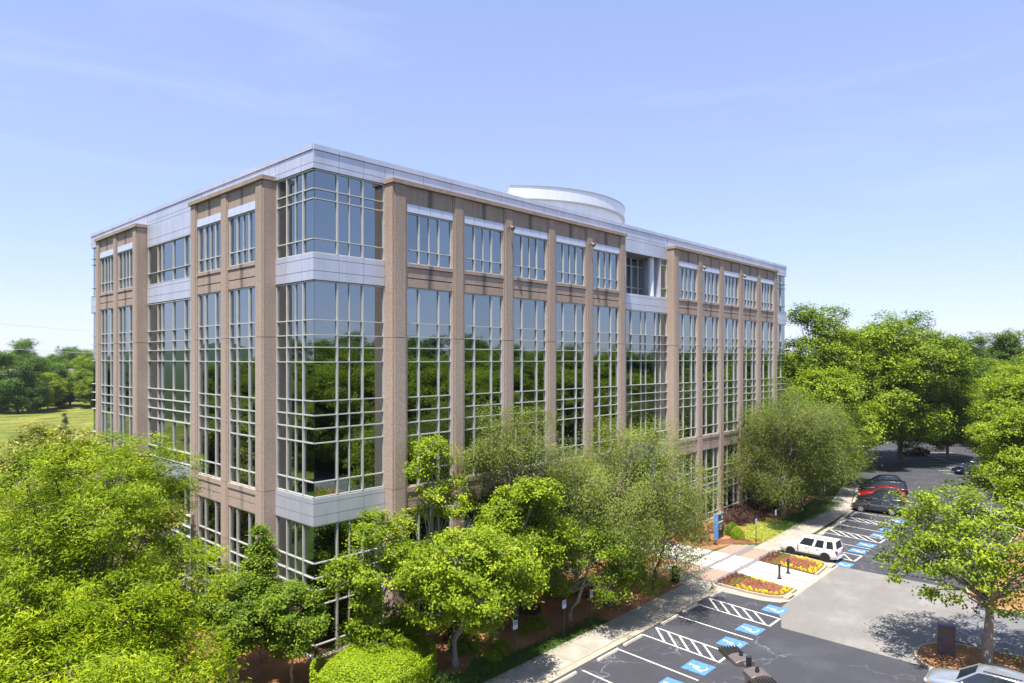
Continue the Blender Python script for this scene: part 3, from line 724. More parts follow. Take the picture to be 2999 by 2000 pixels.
def place_tree(name, label, x, y, ms, s=1., rz=0., group=None, cat='tree', sz=None):
    t_ = thing(name, label, cat, (x, y, 0), rz, group); t_.scale = (s, s, sz or s)
    link('crown', ms[0], t_); link('trunk', ms[1], t_); return t_

# big oak-like tree bottom left, finely leaved
T = tree_meshes(13.2, 5.0, 1.6, 1, 'round', 3400, 58, .145, 'bright', bark_dark, .25, .15, .36, 64, .26, elong=1.15, tintb=.5)
place_tree('oak_tree', 'huge bright green tree filling the lower left corner in front of the left facade', -11.6, -3.9, T)
T = tree_meshes(8.4, 4.6, 1.5, 2, 'round', 2000, 50, .155, 'bright', bark_dark, .2, .15, .42, 30, .26, elong=1.15, tintb=.55)
place_tree('oak_tree', 'lower bright green tree at the bottom edge in front of the huge left one', -13.4, -9.6, T)
# magnolias
T = tree_meshes(11.3, 4.4, 2, 3, 'round', 700, 42, .24, 'magnolia', None, .2, 0, .5, 26, .5, tintb=.5)
place_tree('magnolia_tree', 'dark glossy magnolia with yellowish leaves rising behind the huge left tree', -6.4, 21.5, T)
place_tree('magnolia_tree', 'magnolia by the far end of the left facade, its top against the meadow', -6.8, 27.5, T, .9, 2.1)
place_tree('magnolia_tree', 'shorter magnolia tight against the middle of the left facade', -3.6, 13.2, T, .72, 4.0, sz=.74)
mbw = leaf_mesh('blossom', np.array([[-3.6+math.cos(a)*2.2*b_, 13.2+math.sin(a)*2.2*b_, z] for a, b_, z in [(4.2, 1, 5.2), (3.6, 1, 3.9), (5, .9, 6.2), (4.6, 1.1, 4.4), (3.9, 1, 6.5)]]), np.full(5, .5), .34, LM['petal_white'], width=.9)
# three small trees at the building corner
for i, (x, y, h, r, lb) in enumerate([(-1.9, 1.9, 7.3, 2.0, 'tallest of three small dark green trees by the glass corner, pointed top'), (-3.9, .9, 5.2, 1.8, 'small dark green tree left of the pointed one by the glass corner'), (-1.9, -1.3, 4.9, 1.6, 'small dark green tree right of the pointed one, beside the clipped hedge')]):
    T = tree_meshes(h, r, 1.1 if i else .9, 20+i, 'cone' if i == 0 else 'round', 1000 if i == 0 else 640, 46, .13, 'holly', bark_pale, .07, 0, .30, 60 if i == 0 else 34, .55, tintb=.55)
    place_tree('holly_tree', lb, x, y, T, group=None)
# trees of the bed between sidewalk and right facade
def T1(*a, **k): return tree_meshes(*a, **k)
spec = [
 ('spring_tree', 'bright yellow-green tree nearest the hedge, pale trunk forking low over the mulch', 4.75, -5.75, dict(h=7.6, R=3.6, cb=2.6, seed=31, style='round', clumps=800, lpc=50, leaf=.16, lm='spring', bk=bark_pale, tr=.17, lobes=44, clump_r=.40, fork=.9, gap=.05, tintb=.55, width=.6, lean=(-.4, -2.4))),
 ('spring_tree', 'bright tree pressed against the glass of the corner, left of the first granite bay', 1.9, -2.8, dict(h=8.2, R=2.3, cb=1.2, seed=32, style='tall', clumps=460, lpc=42, leaf=.16, lm='spring', bk=bark_pale, tr=.12, lobes=30, clump_r=.38, gap=.1, tintb=.45, width=.6)),
 ('spring_tree', 'narrow bright tree in front of the first granite bay, highest of the yellow-green ones', 6.0, -2.4, dict(h=11.6, R=2.1, cb=2, seed=33, style='tall', clumps=330, lpc=42, leaf=.16, lm='spring', bk=bark_pale, tr=.12, lobes=26, clump_r=.40, gap=.15, tintb=.55, width=.6)),
 ('spring_tree', 'bright tree with a dark upright trunk behind the second sign post', 9.1, -4.2, dict(h=9.4, R=2.7, cb=2.9, seed=34, style='tall', clumps=700, lpc=42, leaf=.16, lm='spring', bk=bark, tr=.20, lobes=34, clump_r=.40, gap=.05, tintb=.52, width=.6, lean=(.2, -3.2))),
 ('willow_tree', 'airy olive green tree reaching up the third granite bay, fine hanging leaves', 11.6, -3.6, dict(h=13.3, R=4.3, cb=3, seed=35, style='spread', clumps=1500, lpc=46, leaf=.15, lm='olive', bk=bark, tr=.2, droop=.9, lobes=34, clump_r=.52, gap=.1, width=.32, elong=1.1, tintb=.42)),
 ('willow_tree', 'broad olive tree with a sweeping rounded crown left of the entrance walk', 17.3, -6.5, dict(h=12.0, R=5.8, cb=3.2, seed=36, style='spread', clumps=2200, lpc=46, leaf=.14, lm='olive', bk=bark, tr=.22, droop=.9, lobes=44, clump_r=.54, gap=.05, width=.32, elong=1.1, tintb=.60, lean=(.3, -1.8))),
 ('spring_tree', 'low leafy mid green tree whose branches hang over the sidewalk', 13.55, -6.3, dict(h=6.0, R=3.5, cb=1.6, seed=37, style='spread', clumps=560, lpc=44, leaf=.14, lm='spring', bk=bark_pale, tr=.13, droop=.3, lobes=34, clump_r=.42, gap=.1, tintb=.34, width=.5, lean=(.3, -1.8))),
 ('willow_tree', 'small drooping olive tree hanging over the litter bin beside the walk', 22.8, -6.6, dict(h=7.4, R=3.2, cb=2.0, seed=38, style='spread', clumps=460, lpc=38, leaf=.14, lm='olive', bk=bark, tr=.14, droop=1.1, lobes=22, clump_r=.5, gap=.15, width=.32, elong=1.1, tintb=.5, lean=(.4, -.9))),
 ('willow_tree', 'big grey-olive tree right of the monument sign with a thick leaning trunk', 49.5, -5.1, dict(h=13.6, R=6.8, cb=2.9, seed=39, style='spread', clumps=2000, lpc=44, leaf=.18, lm='olive', bk=bark, tr=.3, droop=.9, lobes=44, clump_r=.62, gap=.05, width=.32, elong=1.1, tintb=.33, lean=(0, -1.6))),
 ('willow_tree', 'olive tree with greener crown just behind the big grey-olive one', 55.5, -3.9, dict(h=12.8, R=5.6, cb=2.6, seed=40, style='spread', clumps=1200, lpc=36, leaf=.20, lm='holly', bk=bark, tr=.25, droop=.5, lobes=38, clump_r=.6, gap=.05, width=.4, tintb=.5)),
 ('broadleaf_tree', 'leafy green tree overhanging the noses of the parked cars', 63.8, -4.0, dict(h=9.8, R=4.6, cb=2.6, seed=41, style='spread', clumps=800, lpc=36, leaf=.22, lm='holly', bk=bark, tr=.2, lobes=34, clump_r=.62, tintb=.6)),
 ('maple_tree', 'spreading maple on the mulched island bottom right, thick pale trunk and low limbs', 23.8, -25.7, dict(h=9.3, R=5.3, cb=3.7, seed=42, style='spread', clumps=600, lpc=44, leaf=.155, lm='maple', bk=bark_pale, tr=.24, lobes=40, clump_r=.46, gap=.12, width=.8, fork=.62, tintb=.52, lean=(.25, -.3), extra=[(-1.2, 3.6, 4.9, 1.1), (-2.2, 2.7, 5.2, 1.2), (-3.3, 3.3, 4.7, .9), (-.6, 2.3, 4.6, 1.1), (-2.3, 1.2, 6.3, 1.3), (-1.2, 2.2, 7.3, 1.2)])),
]
for nm, lb, x, y, k in spec: place_tree(nm, lb, x, y, tree_meshes(**k), rz=0)

# background kinds, meshes shared
K_A = tree_meshes(16, 6.6, 2, 51, 'round', 1500, 40, .27, 'maple', None, .3, 0, .75, 60, .6, tintb=.40)
K_B = tree_meshes(18, 6.0, 2.5, 52, 'tall', 1000, 36, .32, 'forest', None, .3, 0, .8, 48, .6, tintb=.5)
K_C = tree_meshes(20, 5.0, 8, 53, 'tall', 420, 40, .34, 'pine', None, .25, 0, .8, 26, .4, tintb=.5)
K_D = tree_meshes(12, 5.5, .8, 54, 'round', 1000, 36, .27, 'dark', None, .3, 0, .7, 48, .6, tintb=.6)
K_E = tree_meshes(14, 6.5, 2, 55, 'round', 1200, 38, .27, 'maple', None, .25, 0, .72, 50, .7, tintb=.55)
K_F = tree_meshes(22, 6.6, 2, 56, 'round', 1500, 40, .28, 'maple', None, .3, 0, .8, 60, .7, tintb=.38)
right = [
 ('broadleaf_tree', 'tall bright tree rising directly behind the right end of the building', 81.5, 2.0, K_F, 1.08, .3),
 ('broadleaf_tree', 'second tall bright tree, lower, just right of the tallest one', 89.0, 0, K_E, 1.42, 1.3),
 ('broadleaf_tree', 'very large full bright tree with a wide rounded crown above the parked cars', 97, -4.5, K_A, 1.40, 2.2),
 ('broadleaf_tree', 'mid green tree filling the gap below the tallest tree, over the far cars', 71.5, -2.2, K_E, 1.02, 4.2),
 ('broadleaf_tree', 'green tree lower right of the very large one, hanging over the far stalls', 106, -9.0, K_A, .80, .9),
 ('broadleaf_tree', 'bright tree right of the very large one, across the dark dip', 124, -15, K_E, 1.02, 3.2),
 ('broadleaf_tree', 'tall yellow-green tree at the right edge above the far lot', 104, -23, K_E, 1.16, 5.1),
 ('broadleaf_tree', 'yellow-green tree on the right edge shading the dark blue car', 84, -20.5, K_E, .95, 5.6),
 ('broadleaf_tree', 'leafy tree behind the maple at the right edge of the frame', 61.5, -23.6, K_E, .78, 2.6),
 ('broadleaf_tree', 'dark round tree in the dip between the bright crowns', 134, -5, K_D, 1.45, .4),
 ('pine_tree', 'dark pine standing up at the left end of the far right treeline', 167, 11, K_C, 1.0, 0),
 ('pine_tree', 'dark pine with a broad flat top in the far right treeline', 177, 7, K_C, 1.12, 2),
 ('pine_tree', 'dark pine right of the flat topped one', 180, 2, K_C, 1.10, 4),
 ('broadleaf_tree', 'dark broad tree in the far right treeline beside the pines', 187, -3.3, K_B, 1.25, 4),
 ('broadleaf_tree', 'far tree at the right edge of the horizon, greener', 190, -10, K_B, 1.28, 1),
 ('broadleaf_tree', 'far green tree beyond the lot, right of the dark round one', 150, -17, K_A, .92, 1.7),
 ('broadleaf_tree', 'dark green tree between the very large tree and the pines', 142, 4, K_D, 1.35, 3.3),
]
for nm, lb, x, y, ms, s, rz in right: place_tree(nm, lb, x, y, ms, s, rz, 'trees around the far parking lot')
left = [
 ('broadleaf_tree', 'tall tree at the far left with a ragged crown poking above the rest', 46.3, 294.3, K_B, 1.32, .4),
 ('broadleaf_tree', 'mid green tree at the left edge in front of the ragged tall one', 48.9, 325.5, K_A, 1.2, 1.4),
 ('broadleaf_tree', 'tree left of the gap that shows the blue hill', 42, 300, K_D, 1.45, 2.4),
 ('broadleaf_tree', 'tree right of the gap that shows the blue hill', 62.9, 325.2, K_B, 1.0, 3.4),
 ('broadleaf_tree', 'tree with two tufts on top, nearer the building', 64.4, 308.9, K_B, 1.18, 4.4),
 ('broadleaf_tree', 'green tree touching the left end of the building', 65.1, 298.5, K_B, 1.1, 5.4),
 ('broadleaf_tree', 'tree half hidden by the left end of the building', 67.6, 288.5, K_A, 1.2, .9),
 ('broadleaf_tree', 'large dark round tree at the edge of the meadow, far left', 27.0, 208.0, K_D, 1.5, .6),
 ('broadleaf_tree', 'dark tree on the left frame edge by the meadow', 18.1, 222.0, K_D, 1.7, 1.9),
 ('broadleaf_tree', 'yellow-green rounded tree at the meadow edge', 42.1, 237.3, K_E, 1.0, 2.9),
 ('broadleaf_tree', 'dark bushy tree between the yellow-green one and the building', 45.7, 229.7, K_D, 1.3, 3.9),
 ('broadleaf_tree', 'lighter bushy tree beside the left end of the building', 50.0, 222, K_A, .95, 4.9),
 ('broadleaf_tree', 'bushy tree just behind the left end of the building', 55, 222, K_D, 1.15, 5.9),
 ('broadleaf_tree', 'small low bush tree at the near edge of the wood by the meadow', 34, 213.2, K_E, .55, 1.1),
]
for nm, lb, x, y, ms, s, rz in left: place_tree(nm, lb, x, y, ms, s, rz, 'trees along the meadow')
for i_, (x, y, s_) in enumerate([(50, 262, 1.0), (57, 259, .95), (64, 256, 1.0), (70, 252, 1.05), (38, 262, 1.1)]):
    place_tree('broadleaf_tree', ['tree before the tan building, left of its middle', 'tree before the middle of the tan building', 'tree before the right half of the tan building', 'tree at the right end of the tan building', 'tree hiding the left end of the tan building'][i_], x, y, [K_B, K_E, K_B, K_D, K_B][i_], s_*.78, i_*1.1, 'trees along the meadow')
for i_, (x, y, s_) in enumerate([(30, 204, .75), (37, 219, .8), (41, 224, .7), (47.5, 214, .62), (51.5, 217, .7), (24, 214, .9)]):
    place_tree('broadleaf_tree', ['low dark bush tree in front of the large dark one at the meadow edge', 'bushy tree between the large dark one and the yellow-green one', 'low bush tree at the foot of the yellow-green one', 'low bush tree at the meadow edge near the building', 'low bush tree closest to the left end of the building', 'dark bush tree at the left frame edge by the meadow'][i_], x, y, [K_D, K_E, K_D, K_A, K_D, K_D][i_], s_, i_*1.4, 'trees along the meadow')
T = tree_meshes(6.0, 1.3, .3, 77, 'cone', 200, 40, .16, 'pine', None, .08, 0, .3, 26, .3, tintb=.6)
place_tree('spruce_tree', 'small pointed blue-green spruce standing alone in the meadow', 16.3, 113.9, T)

# woods that read as one mass: points carrying shared crowns
def woodland(pts, proto_mesh, smin, smax, seed):
    me = bpy.data.meshes.new('woodland'); me.from_pydata([(x, y, 0) for x, y in pts], [], [])
    o = link('woodland', me); o['kind'] = 'stuff'
    # the shared crown
    ng = bpy.data.node_groups.new('woodland_scatter', 'GeometryNodeTree')
    ng.interface.new_socket('Geometry', in_out='INPUT', socket_type='NodeSocketGeometry'); ng.interface.new_socket('Geometry', in_out='OUTPUT', socket_type='NodeSocketGeometry')
    gi = ng.nodes.new('NodeGroupInput'); go = ng.nodes.new('NodeGroupOutput'); ip = ng.nodes.new('GeometryNodeInstanceOnPoints')
    oi = ng.nodes.new('GeometryNodeObjectInfo'); oi.inputs['Object'].default_value = proto_mesh; oi.inputs['As Instance'].default_value = True
    rv = ng.nodes.new('FunctionNodeRandomValue'); rv.data_type = 'FLOAT'; rv.inputs[2].default_value = smin; rv.inputs[3].default_value = smax; rv.inputs['Seed'].default_value = seed
    rr = ng.nodes.new('FunctionNodeRandomValue'); rr.data_type = 'FLOAT_VECTOR'; rr.inputs[0].default_value = (0, 0, 0); rr.inputs[1].default_value = (0, 0, 6.28); rr.inputs['Seed'].default_value = seed+5
    L_ = ng.links.new
    L_(gi.outputs[0], ip.inputs['Points']); L_(oi.outputs['Geometry'], ip.inputs['Instance']); L_(rv.outputs[1], ip.inputs['Scale']); L_(rr.outputs[0], ip.inputs['Rotation']); L_(ip.outputs[0], go.inputs[0])
    md = o.modifiers.new('scatter', 'NODES'); md.node_group = ng
    return o
protos = {}
for o in bpy.data.objects:
    if o.name.split('.')[0] == 'crown': protos.setdefault(o.data.name, o)
def crown_obj(ms): return protos[ms[0].name]
rw = np.random.default_rng(5)
def rect(n, x0, x1, y0, y1): return [(float(rw.uniform(x0, x1)), float(rw.uniform(y0, y1))) for _ in range(n)]
# wood behind the camera, beyond the lots (seen in the glass), and the far woods round the horizon
woodland(rect(26, -36, -25, 8, 80), crown_obj(K_E), .6, .8, 23)
woodland(rect(46, -56, -36, -50, 110), crown_obj(K_A), .7, 1.05, 21)
woodland(rect(60, -30, 150, -66, -46), crown_obj(K_E), .75, 1.05, 22)
woodland(rect(60, -60, 140, -100, -76)+rect(26, -60, 140, -74, -66), crown_obj(K_A), .85, 1.2, 1)
woodland(rect(46, -130, 150, -150, -100)+rect(30, -95, -62, -60, 120), crown_obj(K_B), 1.0, 1.35, 2)
woodland(rect(36, -85, -52, -60, 130)+rect(20, -60, 140, -78, -64), crown_obj(K_E), .8, 1.15, 3)
woodland(rect(90, 0, 190, 345, 450)+rect(30, 80, 150, 240, 340), crown_obj(K_A), .75, 1.0, 4)
woodland(rect(70, 175, 330, -60, 110)+rect(30, 120, 170, -75, -36), crown_obj(K_B), .8, 1.05, 5)
woodland(rect(60, 185, 330, -90, 110)+rect(16, 66, 120, 60, 120), crown_obj(K_D), 1.0, 1.3, 6)
woodland(rect(20, 80, 130, 150, 215)+rect(30, -60, 0, 190, 300), crown_obj(K_D), .9, 1.3, 7)
woodland(rect(46, 185, 260, -40, 20), crown_obj(K_B), .95, 1.15, 31)
woodland(rect(10, 130, 175, -22, 20)+rect(16, 105, 150, 10, 40), crown_obj(K_E), .9, 1.1, 8)
# far hill
hm = MB(); nx = 60
for i in range(nx+1):
    a = rad(40)+rad(75)*i/nx; d = 2300
    hgt = 40+26*math.sin(i*.35)+10*math.sin(i*1.3+1)+random.uniform(-2, 2)
    for k, (dd, q) in enumerate(((0, 0), (180, .75), (330, 1), (600, 0))): hm.v.append((CAMX+(d+dd)*math.cos(a), CAMY+(d+dd)*math.sin(a), -1+hgt*q))
for i in range(nx):
    for k in range(3): hm.f.append((i*4+k, i*4+k+1, i*4+k+5, i*4+k+4))
ho = hm.build('hills', ground_mat('wooded_hill', [(.3, (.02, .05, .015)), (.7, (.045, .085, .025))], .01, .06), smooth=True); ho['kind'] = 'structure'
# low building beyond the meadow
lb = thing('low_building', 'long low tan building with a dark band half hidden among the trees beyond the meadow', 'building', (46, 272, 0), rad(-10))
MB().box(-8, 22, 0, 14, 0, 8.4).build('wall', mat('tan_wall', (.42, .31, .2), .8), lb); MB().box(-9, 23, -1, 15, 10.4, 11.8).build('roof', mat('pale_roof', (.62, .52, .45), .8), lb)
MB().box(-8.2, 22.2, -.2, 14, 8.4, 10.4).build('fascia', mat('dark_fascia', (.06, .045, .04), .8), lb)
for i in range(6): MB().box(-7+i*4.8, -4.4+i*4.8, -.08, 0, 4.2, 7.4).build('window', glass_m, lb)
# power lines crossing the sky on the left
def wire(lbl, p, q, sag, r=.09):
    P = [Vector(p).lerp(Vector(q), i/16)-Vector((0, 0, sag*4*(i/16)*(1-i/16))) for i in range(17)]
    tag(MB().tube(P, r, 4).build('power_line', mat('wire', (.45, .46, .5), .6)), lbl, 'power line', 'power lines across the left of the sky')
wire('upper thin power line crossing the sky left of the building', (-55, 235, 34.5), (110, 250, 23.5), 1.5, .05)
wire('lower thin power line crossing the sky just above the left trees', (-55, 235, 24.5), (110, 250, 16), 1.0, .05)
wire('low dark power line crossing in front of the tan building', (-10, 245, 11.6), (120, 262, 10.0), .6, .05)
wire('lowest dark power line, under the one before the tan building', (-10, 245, 9.4), (120, 262, 7.8), .6, .05)

# ---- shrubs
def shrub_mesh(r, h, seed, lm, n, leaf, name='foliage', width=.6, lobes=6, flat=.9, up=.35, tintb=.5):
    rg = np.random.default_rng(seed); u = unit(n, rg); u[:, 2] = np.abs(u[:, 2])
    lb_ = unit(lobes, rg); bump_ = 1+.13*np.max(np.clip(u@lb_.T, 0, 1)**6, axis=1)
    P = u*np.array([r, r, h])*(bump_*rg.uniform(.72, 1.0, n)**.5)[:, None]; P[:, 2] = P[:, 2]*.97+.04
    cl = np.floor(P*3); ph = np.sin(cl@np.array([12.9, 78.2, 37.7]))*.12
    return leaf_mesh(name, P, tintb+ph+rg.normal(0, .15, n), leaf, LM[lm], 0, up, width, rg, u)
def shrub(name, label, x, y, me, group=None, cat='shrub', s=1., rz=0., flowers=None):
    t_ = thing(name, label, cat, (x, y, 0), rz, group); t_.scale = (s, s, s); link('foliage', me, t_)
    core_ = MB().tube([(0, 0, 0), (0, 0, .25)], .05, 6).build('stem', bark, t_)
    if flowers: link('flowers', flowers, t_)
    return t_
def flower_mesh(r, h, n, seed, lm, size):
    rg = np.random.default_rng(seed); u = unit(n, rg); u[:, 2] = np.abs(u[:, 2]); P = u*np.array([r, r, h])*1.06; P[:, 2] += .05
    P = np.repeat(P, 5, 0)+rg.normal(0, size*.3, (n*5, 3)); return leaf_mesh('flowers', P, rg.uniform(.2, .9, n*5), size, LM[lm], 0, .5, .9, rg, np.repeat(u, 5, 0))
GLB = shrub_mesh(.62, 1.05, 61, 'holly', 2600, .10, tintb=.55); GLB2 = shrub_mesh(.60, .95, 62, 'hedge', 2400, .10, tintb=.45)
shrub('globe_shrub', 'clipped dark green globe shrub beside the monument sign', 39.2, -4.55, GLB)
shrub('globe_shrub', 'brighter clipped globe shrub in front of the darker one near the monument sign', 38.55, -5.45, GLB2)
shrub('globe_shrub', 'clipped green globe shrub behind the pale trunk near the hedge', 6.4, -4.6, GLB, s=1.35)
shrub('globe_shrub', 'clipped globe shrub under the drooping tree left of the walk', 22.0, -4.9, GLB, s=1.3)
shrub('globe_shrub', 'second clipped globe shrub, right of the one under the drooping tree', 23.0, -5.0, GLB2, s=1.2)
# clipped hedge mass at the corner, one thing per mound
rgh = np.random.default_rng(8)
def hedge(label, cx_, cy_, rx, ry, h, n, seed, rot=0.):
    rg = np.random.default_rng(seed); q = rg.uniform(-1, 1, (n, 2)); rr = np.maximum(np.abs(q[:, 0]), np.abs(q[:, 1]))
    rho = (np.abs(q)**2.5).sum(1)**(1/2.5); z = h*np.clip(1-np.clip(rho, 0, 1)**7, 0, 1)*(1+.05*np.sin(q[:, 0]*5)+.04*np.cos(q[:, 1]*6)); k = rho < 1
    side = rg.uniform(size=n) < .3; z = np.where(side, rg.uniform(.05, 1, n)*h*.96, z); sc = np.where(side, 1/np.maximum(rho, .01), 1.)
    P = np.stack([q[:, 0]*rx*sc, q[:, 1]*ry*sc, z*(1-.0*rho)], 1)[k | side]; P += rg.normal(0, .035, P.shape)
    ou = P*np.array([1/rx**2, 1/ry**2, .8/h]); ou /= np.linalg.norm(ou, axis=1)[:, None]
    patch = np.sin(P[:, 0]*2.1+seed)*np.cos(P[:, 1]*2.7)*.10
    me = leaf_mesh('foliage', P, .55+patch+rg.normal(0, .15, len(P)), .11, LM['hedge'], 0, .45, .6, rg, ou)
    t_ = thing('clipped_hedge', label, 'hedge', (cx_, cy_, 0), rot); link('foliage', me, t_)
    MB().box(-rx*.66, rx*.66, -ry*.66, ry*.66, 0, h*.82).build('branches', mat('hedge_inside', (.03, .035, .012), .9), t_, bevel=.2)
hedge('large flat-topped bright yellow-green hedge at the foot of the glass corner', .7, -4.5, 3.0, 2.5, 1.6, 44000, 5, .25)
hedge('lower clipped hedge in front of the large one, at the bottom edge of the frame', -1.6, -7.2, 2.2, 1.4, 1.2, 20000, 6, -.1)
hedge('darker clipped hedge strip against the glass, right of the corner', 3.9, -2.2, 1.3, 1.1, 1.6, 12000, 7)
# purple-leaved shrubs under the facade
PUR = [shrub_mesh(.95, 1.25, 63+i, 'purple', 1900, .13, tintb=.45) for i in range(2)]
for i, (x, y, s) in enumerate([(41.2, -3.0, 1.), (43.0, -2.6, 1.1), (44.9, -2.9, 1.), (43.6, -4.0, .9), (46.6, -2.4, 1.1), (48.3, -2.8, 1.), (50.1, -2.5, 1.1), (52.2, -2.6, 1.), (45.6, -4.1, .85), (8.4, -2.1, .8), (11.0, -2.2, .9), (12.9, -3.6, .8), (16.4, -3.0, .9), (17.8, -4.1, .8), (6.9, -3.4, .7)]):
    shrub('purple_shrub', ['purple-brown shrub nearest the monument sign, first of the facade row', 'second purple-brown shrub from the monument sign, against the facade', 'third purple-brown shrub from the monument sign, against the facade', 'low purple-brown shrub in front of the second one of the facade row', 'large purple-brown shrub midway along the facade row', 'purple-brown shrub just beyond the large midway one', 'purple-brown shrub behind the thick leaning trunk', 'farthest purple-brown shrub of the facade row', 'low purple-brown shrub in front of the third one of the facade row',
        'dark purple shrub by the glass behind the dark upright trunk', 'dark purple shrub below the second granite bay', 'dark purple shrub right behind the low mid green tree', 'dark purple shrub under the broad olive tree, nearer the wall', 'dark purple shrub under the broad olive tree, nearer the walk', 'small dark purple shrub left of the dark upright trunk'][i], x, y, PUR[i % 2], ('purple shrubs by the right facade' if i < 9 else 'purple shrubs under the trees'), s=s, rz=i*1.3)
# rose bushes with red flowers
RS = shrub_mesh(.6, .95, 66, 'rose', 900, .11, tintb=.5); RF = flower_mesh(.6, .95, 16, 67, 'petal_red', .13)
for i, (x, y, s) in enumerate([(34.6, -2.2, 1.1), (35.7, -2.6, 1.), (36.4, -1.7, 1.1), (34.9, -3.4, .9), (35.9, -3.6, .9), (38.9, -2.9, .9), (39.9, -3.3, .8), (37.5, -2.2, 1.), (26.5, -2.8, 1.), (25.4, -3.3, .9), (27.4, -3.4, .9)]):
    shrub('rose_bush', ['red rose bush closest to the white walk, left of the monument sign', 'red rose bush second from the white walk, left of the monument sign', 'red rose bush against the wall behind the monument sign, left one', 'small red rose bush in front of the one closest to the walk', 'small red rose bush just left of the monument sign', 'red rose bush just right of the monument sign', 'small red rose bush between the monument sign and the purple shrubs', 'red rose bush directly behind the monument sign',
        'red rose bush left of the walk, middle one of three', 'red rose bush left of the walk, farthest from the paving', 'red rose bush left of the walk, next to the paving'][i], x, y, RS, ('rose bushes by the monument sign' if i < 8 else 'rose bushes left of the walk'), cat='rose bush', s=s, rz=i*.9, flowers=RF)
# golden ground cover in drifts: nobody could count it
def cover(name, pts, n, seed, lm, leaf, hgt, spread=.35, width=.3):
    rg = np.random.default_rng(seed); P = np.array(pts)[rg.integers(0, len(pts), n)]; c = rg.normal(0, spread, (n//14+1, 2))[rg.integers(0, n//14+1, n)]
    Q = np.zeros((n, 3)); Q[:, :2] = P+c+rg.normal(0, .06, (n, 2)); Q[:, 2] = rg.uniform(.02, hgt, n)
    o = link(name, leaf_mesh(name, Q, .5+rg.normal(0, .2, n), leaf, LM[lm], 0, .3, width, rg)); o['kind'] = 'stuff'; return o
cover('golden_ground_cover', [(39.6, -6.2), (40.2, -6.9), (39.4, -7.1), (40.6, -6.0), (41.2, -6.6), (42.0, -5.5), (43, -5.0), (44.0, -4.9), (39.0, -6.6), (41.8, -7.0), (46, -5.1), (40.0, -5.6)], 9000, 71, 'gold', .17, .32, .42)
cover('golden_ground_cover', [(22.4, -6.4), (22.9, -6.9), (21.6, -6.9), (22.0, -6.2), (23.2, -6.3), (20.9, -7.3)], 3200, 72, 'gold', .17, .28, .32)
cover('golden_ground_cover', [(7.0, -6.3), (7.8, -6.0), (6.2, -6.6), (10.5, -5.5), (11.5, -5.6), (12.0, -5.0)], 2200, 73, 'spring', .17, .25, .35)
cover('liriope_grass', [(3.2, -7.0), (3.9, -7.5), (4.8, -7.3), (2.6, -7.6), (5.4, -6.9), (3.0, -6.4)], 5000, 74, 'grassblade', .32, .40, .22, .12)
gp = [(x, y) for x in np.arange(43, 60, .6) for y in np.arange(-7.2, -5.8, .45)]
cover('grass_blades', gp, 24000, 75, 'grassblade', .11, .09, .3, .25)
cover('grass_blades', [(x, y) for x in np.arange(2, 15, .6) for y in np.arange(-7.9, -7.2, .35)], 12000, 76, 'grassblade', .11, .08, .22, .25)
# flower beds at the end of the walk
def bedding(poly, seed):
    rg = np.random.default_rng(seed); xs = [p[0] for p in poly]; ys = [p[1] for p in poly]
    def inside(x, y, m):
        c = False; n = len(poly)
        for i in range(n):
            (x1, y1), (x2, y2) = poly[i], poly[(i+1) % n]
            if (y1 > y) != (y2 > y) and x < (x2-x1)*(y-y1)/(y2-y1)+x1: c = not c
        d = min(((x-(x1+(x2-x1)*t_))**2+(y-(y1+(y2-y1)*t_))**2)**.5 for (x1, y1), (x2, y2) in zip(poly, poly[1:]+poly[:1]) for t_ in (0, .2, .4, .6, .8, 1))
        return c and d > m, d
    out = {'y': [], 'r': [], 'g': [], 'p': []}
    for _ in range(9000):
        x, y = rg.uniform(min(xs), max(xs)), rg.uniform(min(ys), max(ys)); ok, d = inside(x, y, .16)
        if not ok: continue
        k = 'p' if y > -10.5 else 'g' if y > -11.1 else ('y' if d < .62 else 'r')
        if all((x-a)**2+(y-c)**2 > (.27 if k == 'y' else .25)**2 for v in out.values() for a, c in v): out[k].append((x, y))
    return out
def tuft(seed, lm, r, h, n, leaf): return shrub_mesh(r, h, seed, lm, n, leaf, name='bedding_plant', up=.5)
TY = tuft(81, 'petal_yellow', .13, .20, 46, .085); TR_ = tuft(82, 'petal_pink', .11, .22, 34, .085); TG = tuft(83, 'magnolia', .13, .18, 34, .09); TP = tuft(84, 'purple', .14, .24, 40, .09)
cntb = 0
for poly, sd, wh in ((planter_a, 91, 'nearer'), (planter_b, 92, 'farther')):
    bd = bedding(poly, sd)
    for k, me, lb_, nm in (('y', TY, 'yellow flowering bedding plant along the edge of the %s kerbed flower bed', 'yellow_flower'), ('r', TR_, 'red and pink bedding plant in the middle of the %s kerbed flower bed', 'red_flower'), ('g', TG, 'pale green bedding plant at the building end of the %s kerbed flower bed', 'green_bedding_plant'), ('p', TP, 'dark purple bedding plant at the building end of the %s kerbed flower bed', 'purple_bedding_plant')):
        for (x, y) in bd[k]:
            if k == 'r' and cntb > 280: continue
            cntb += k == 'r'
            o = link(nm, me, None, (x, y, .09), random.uniform(0, 6.28)); s_ = random.uniform(.62, .95); o.scale = (s_, s_, s_)
            tag(o, lb_ % wh, 'flower', '%s in the %s bed' % (nm.replace('_', ' ')+'s', wh))

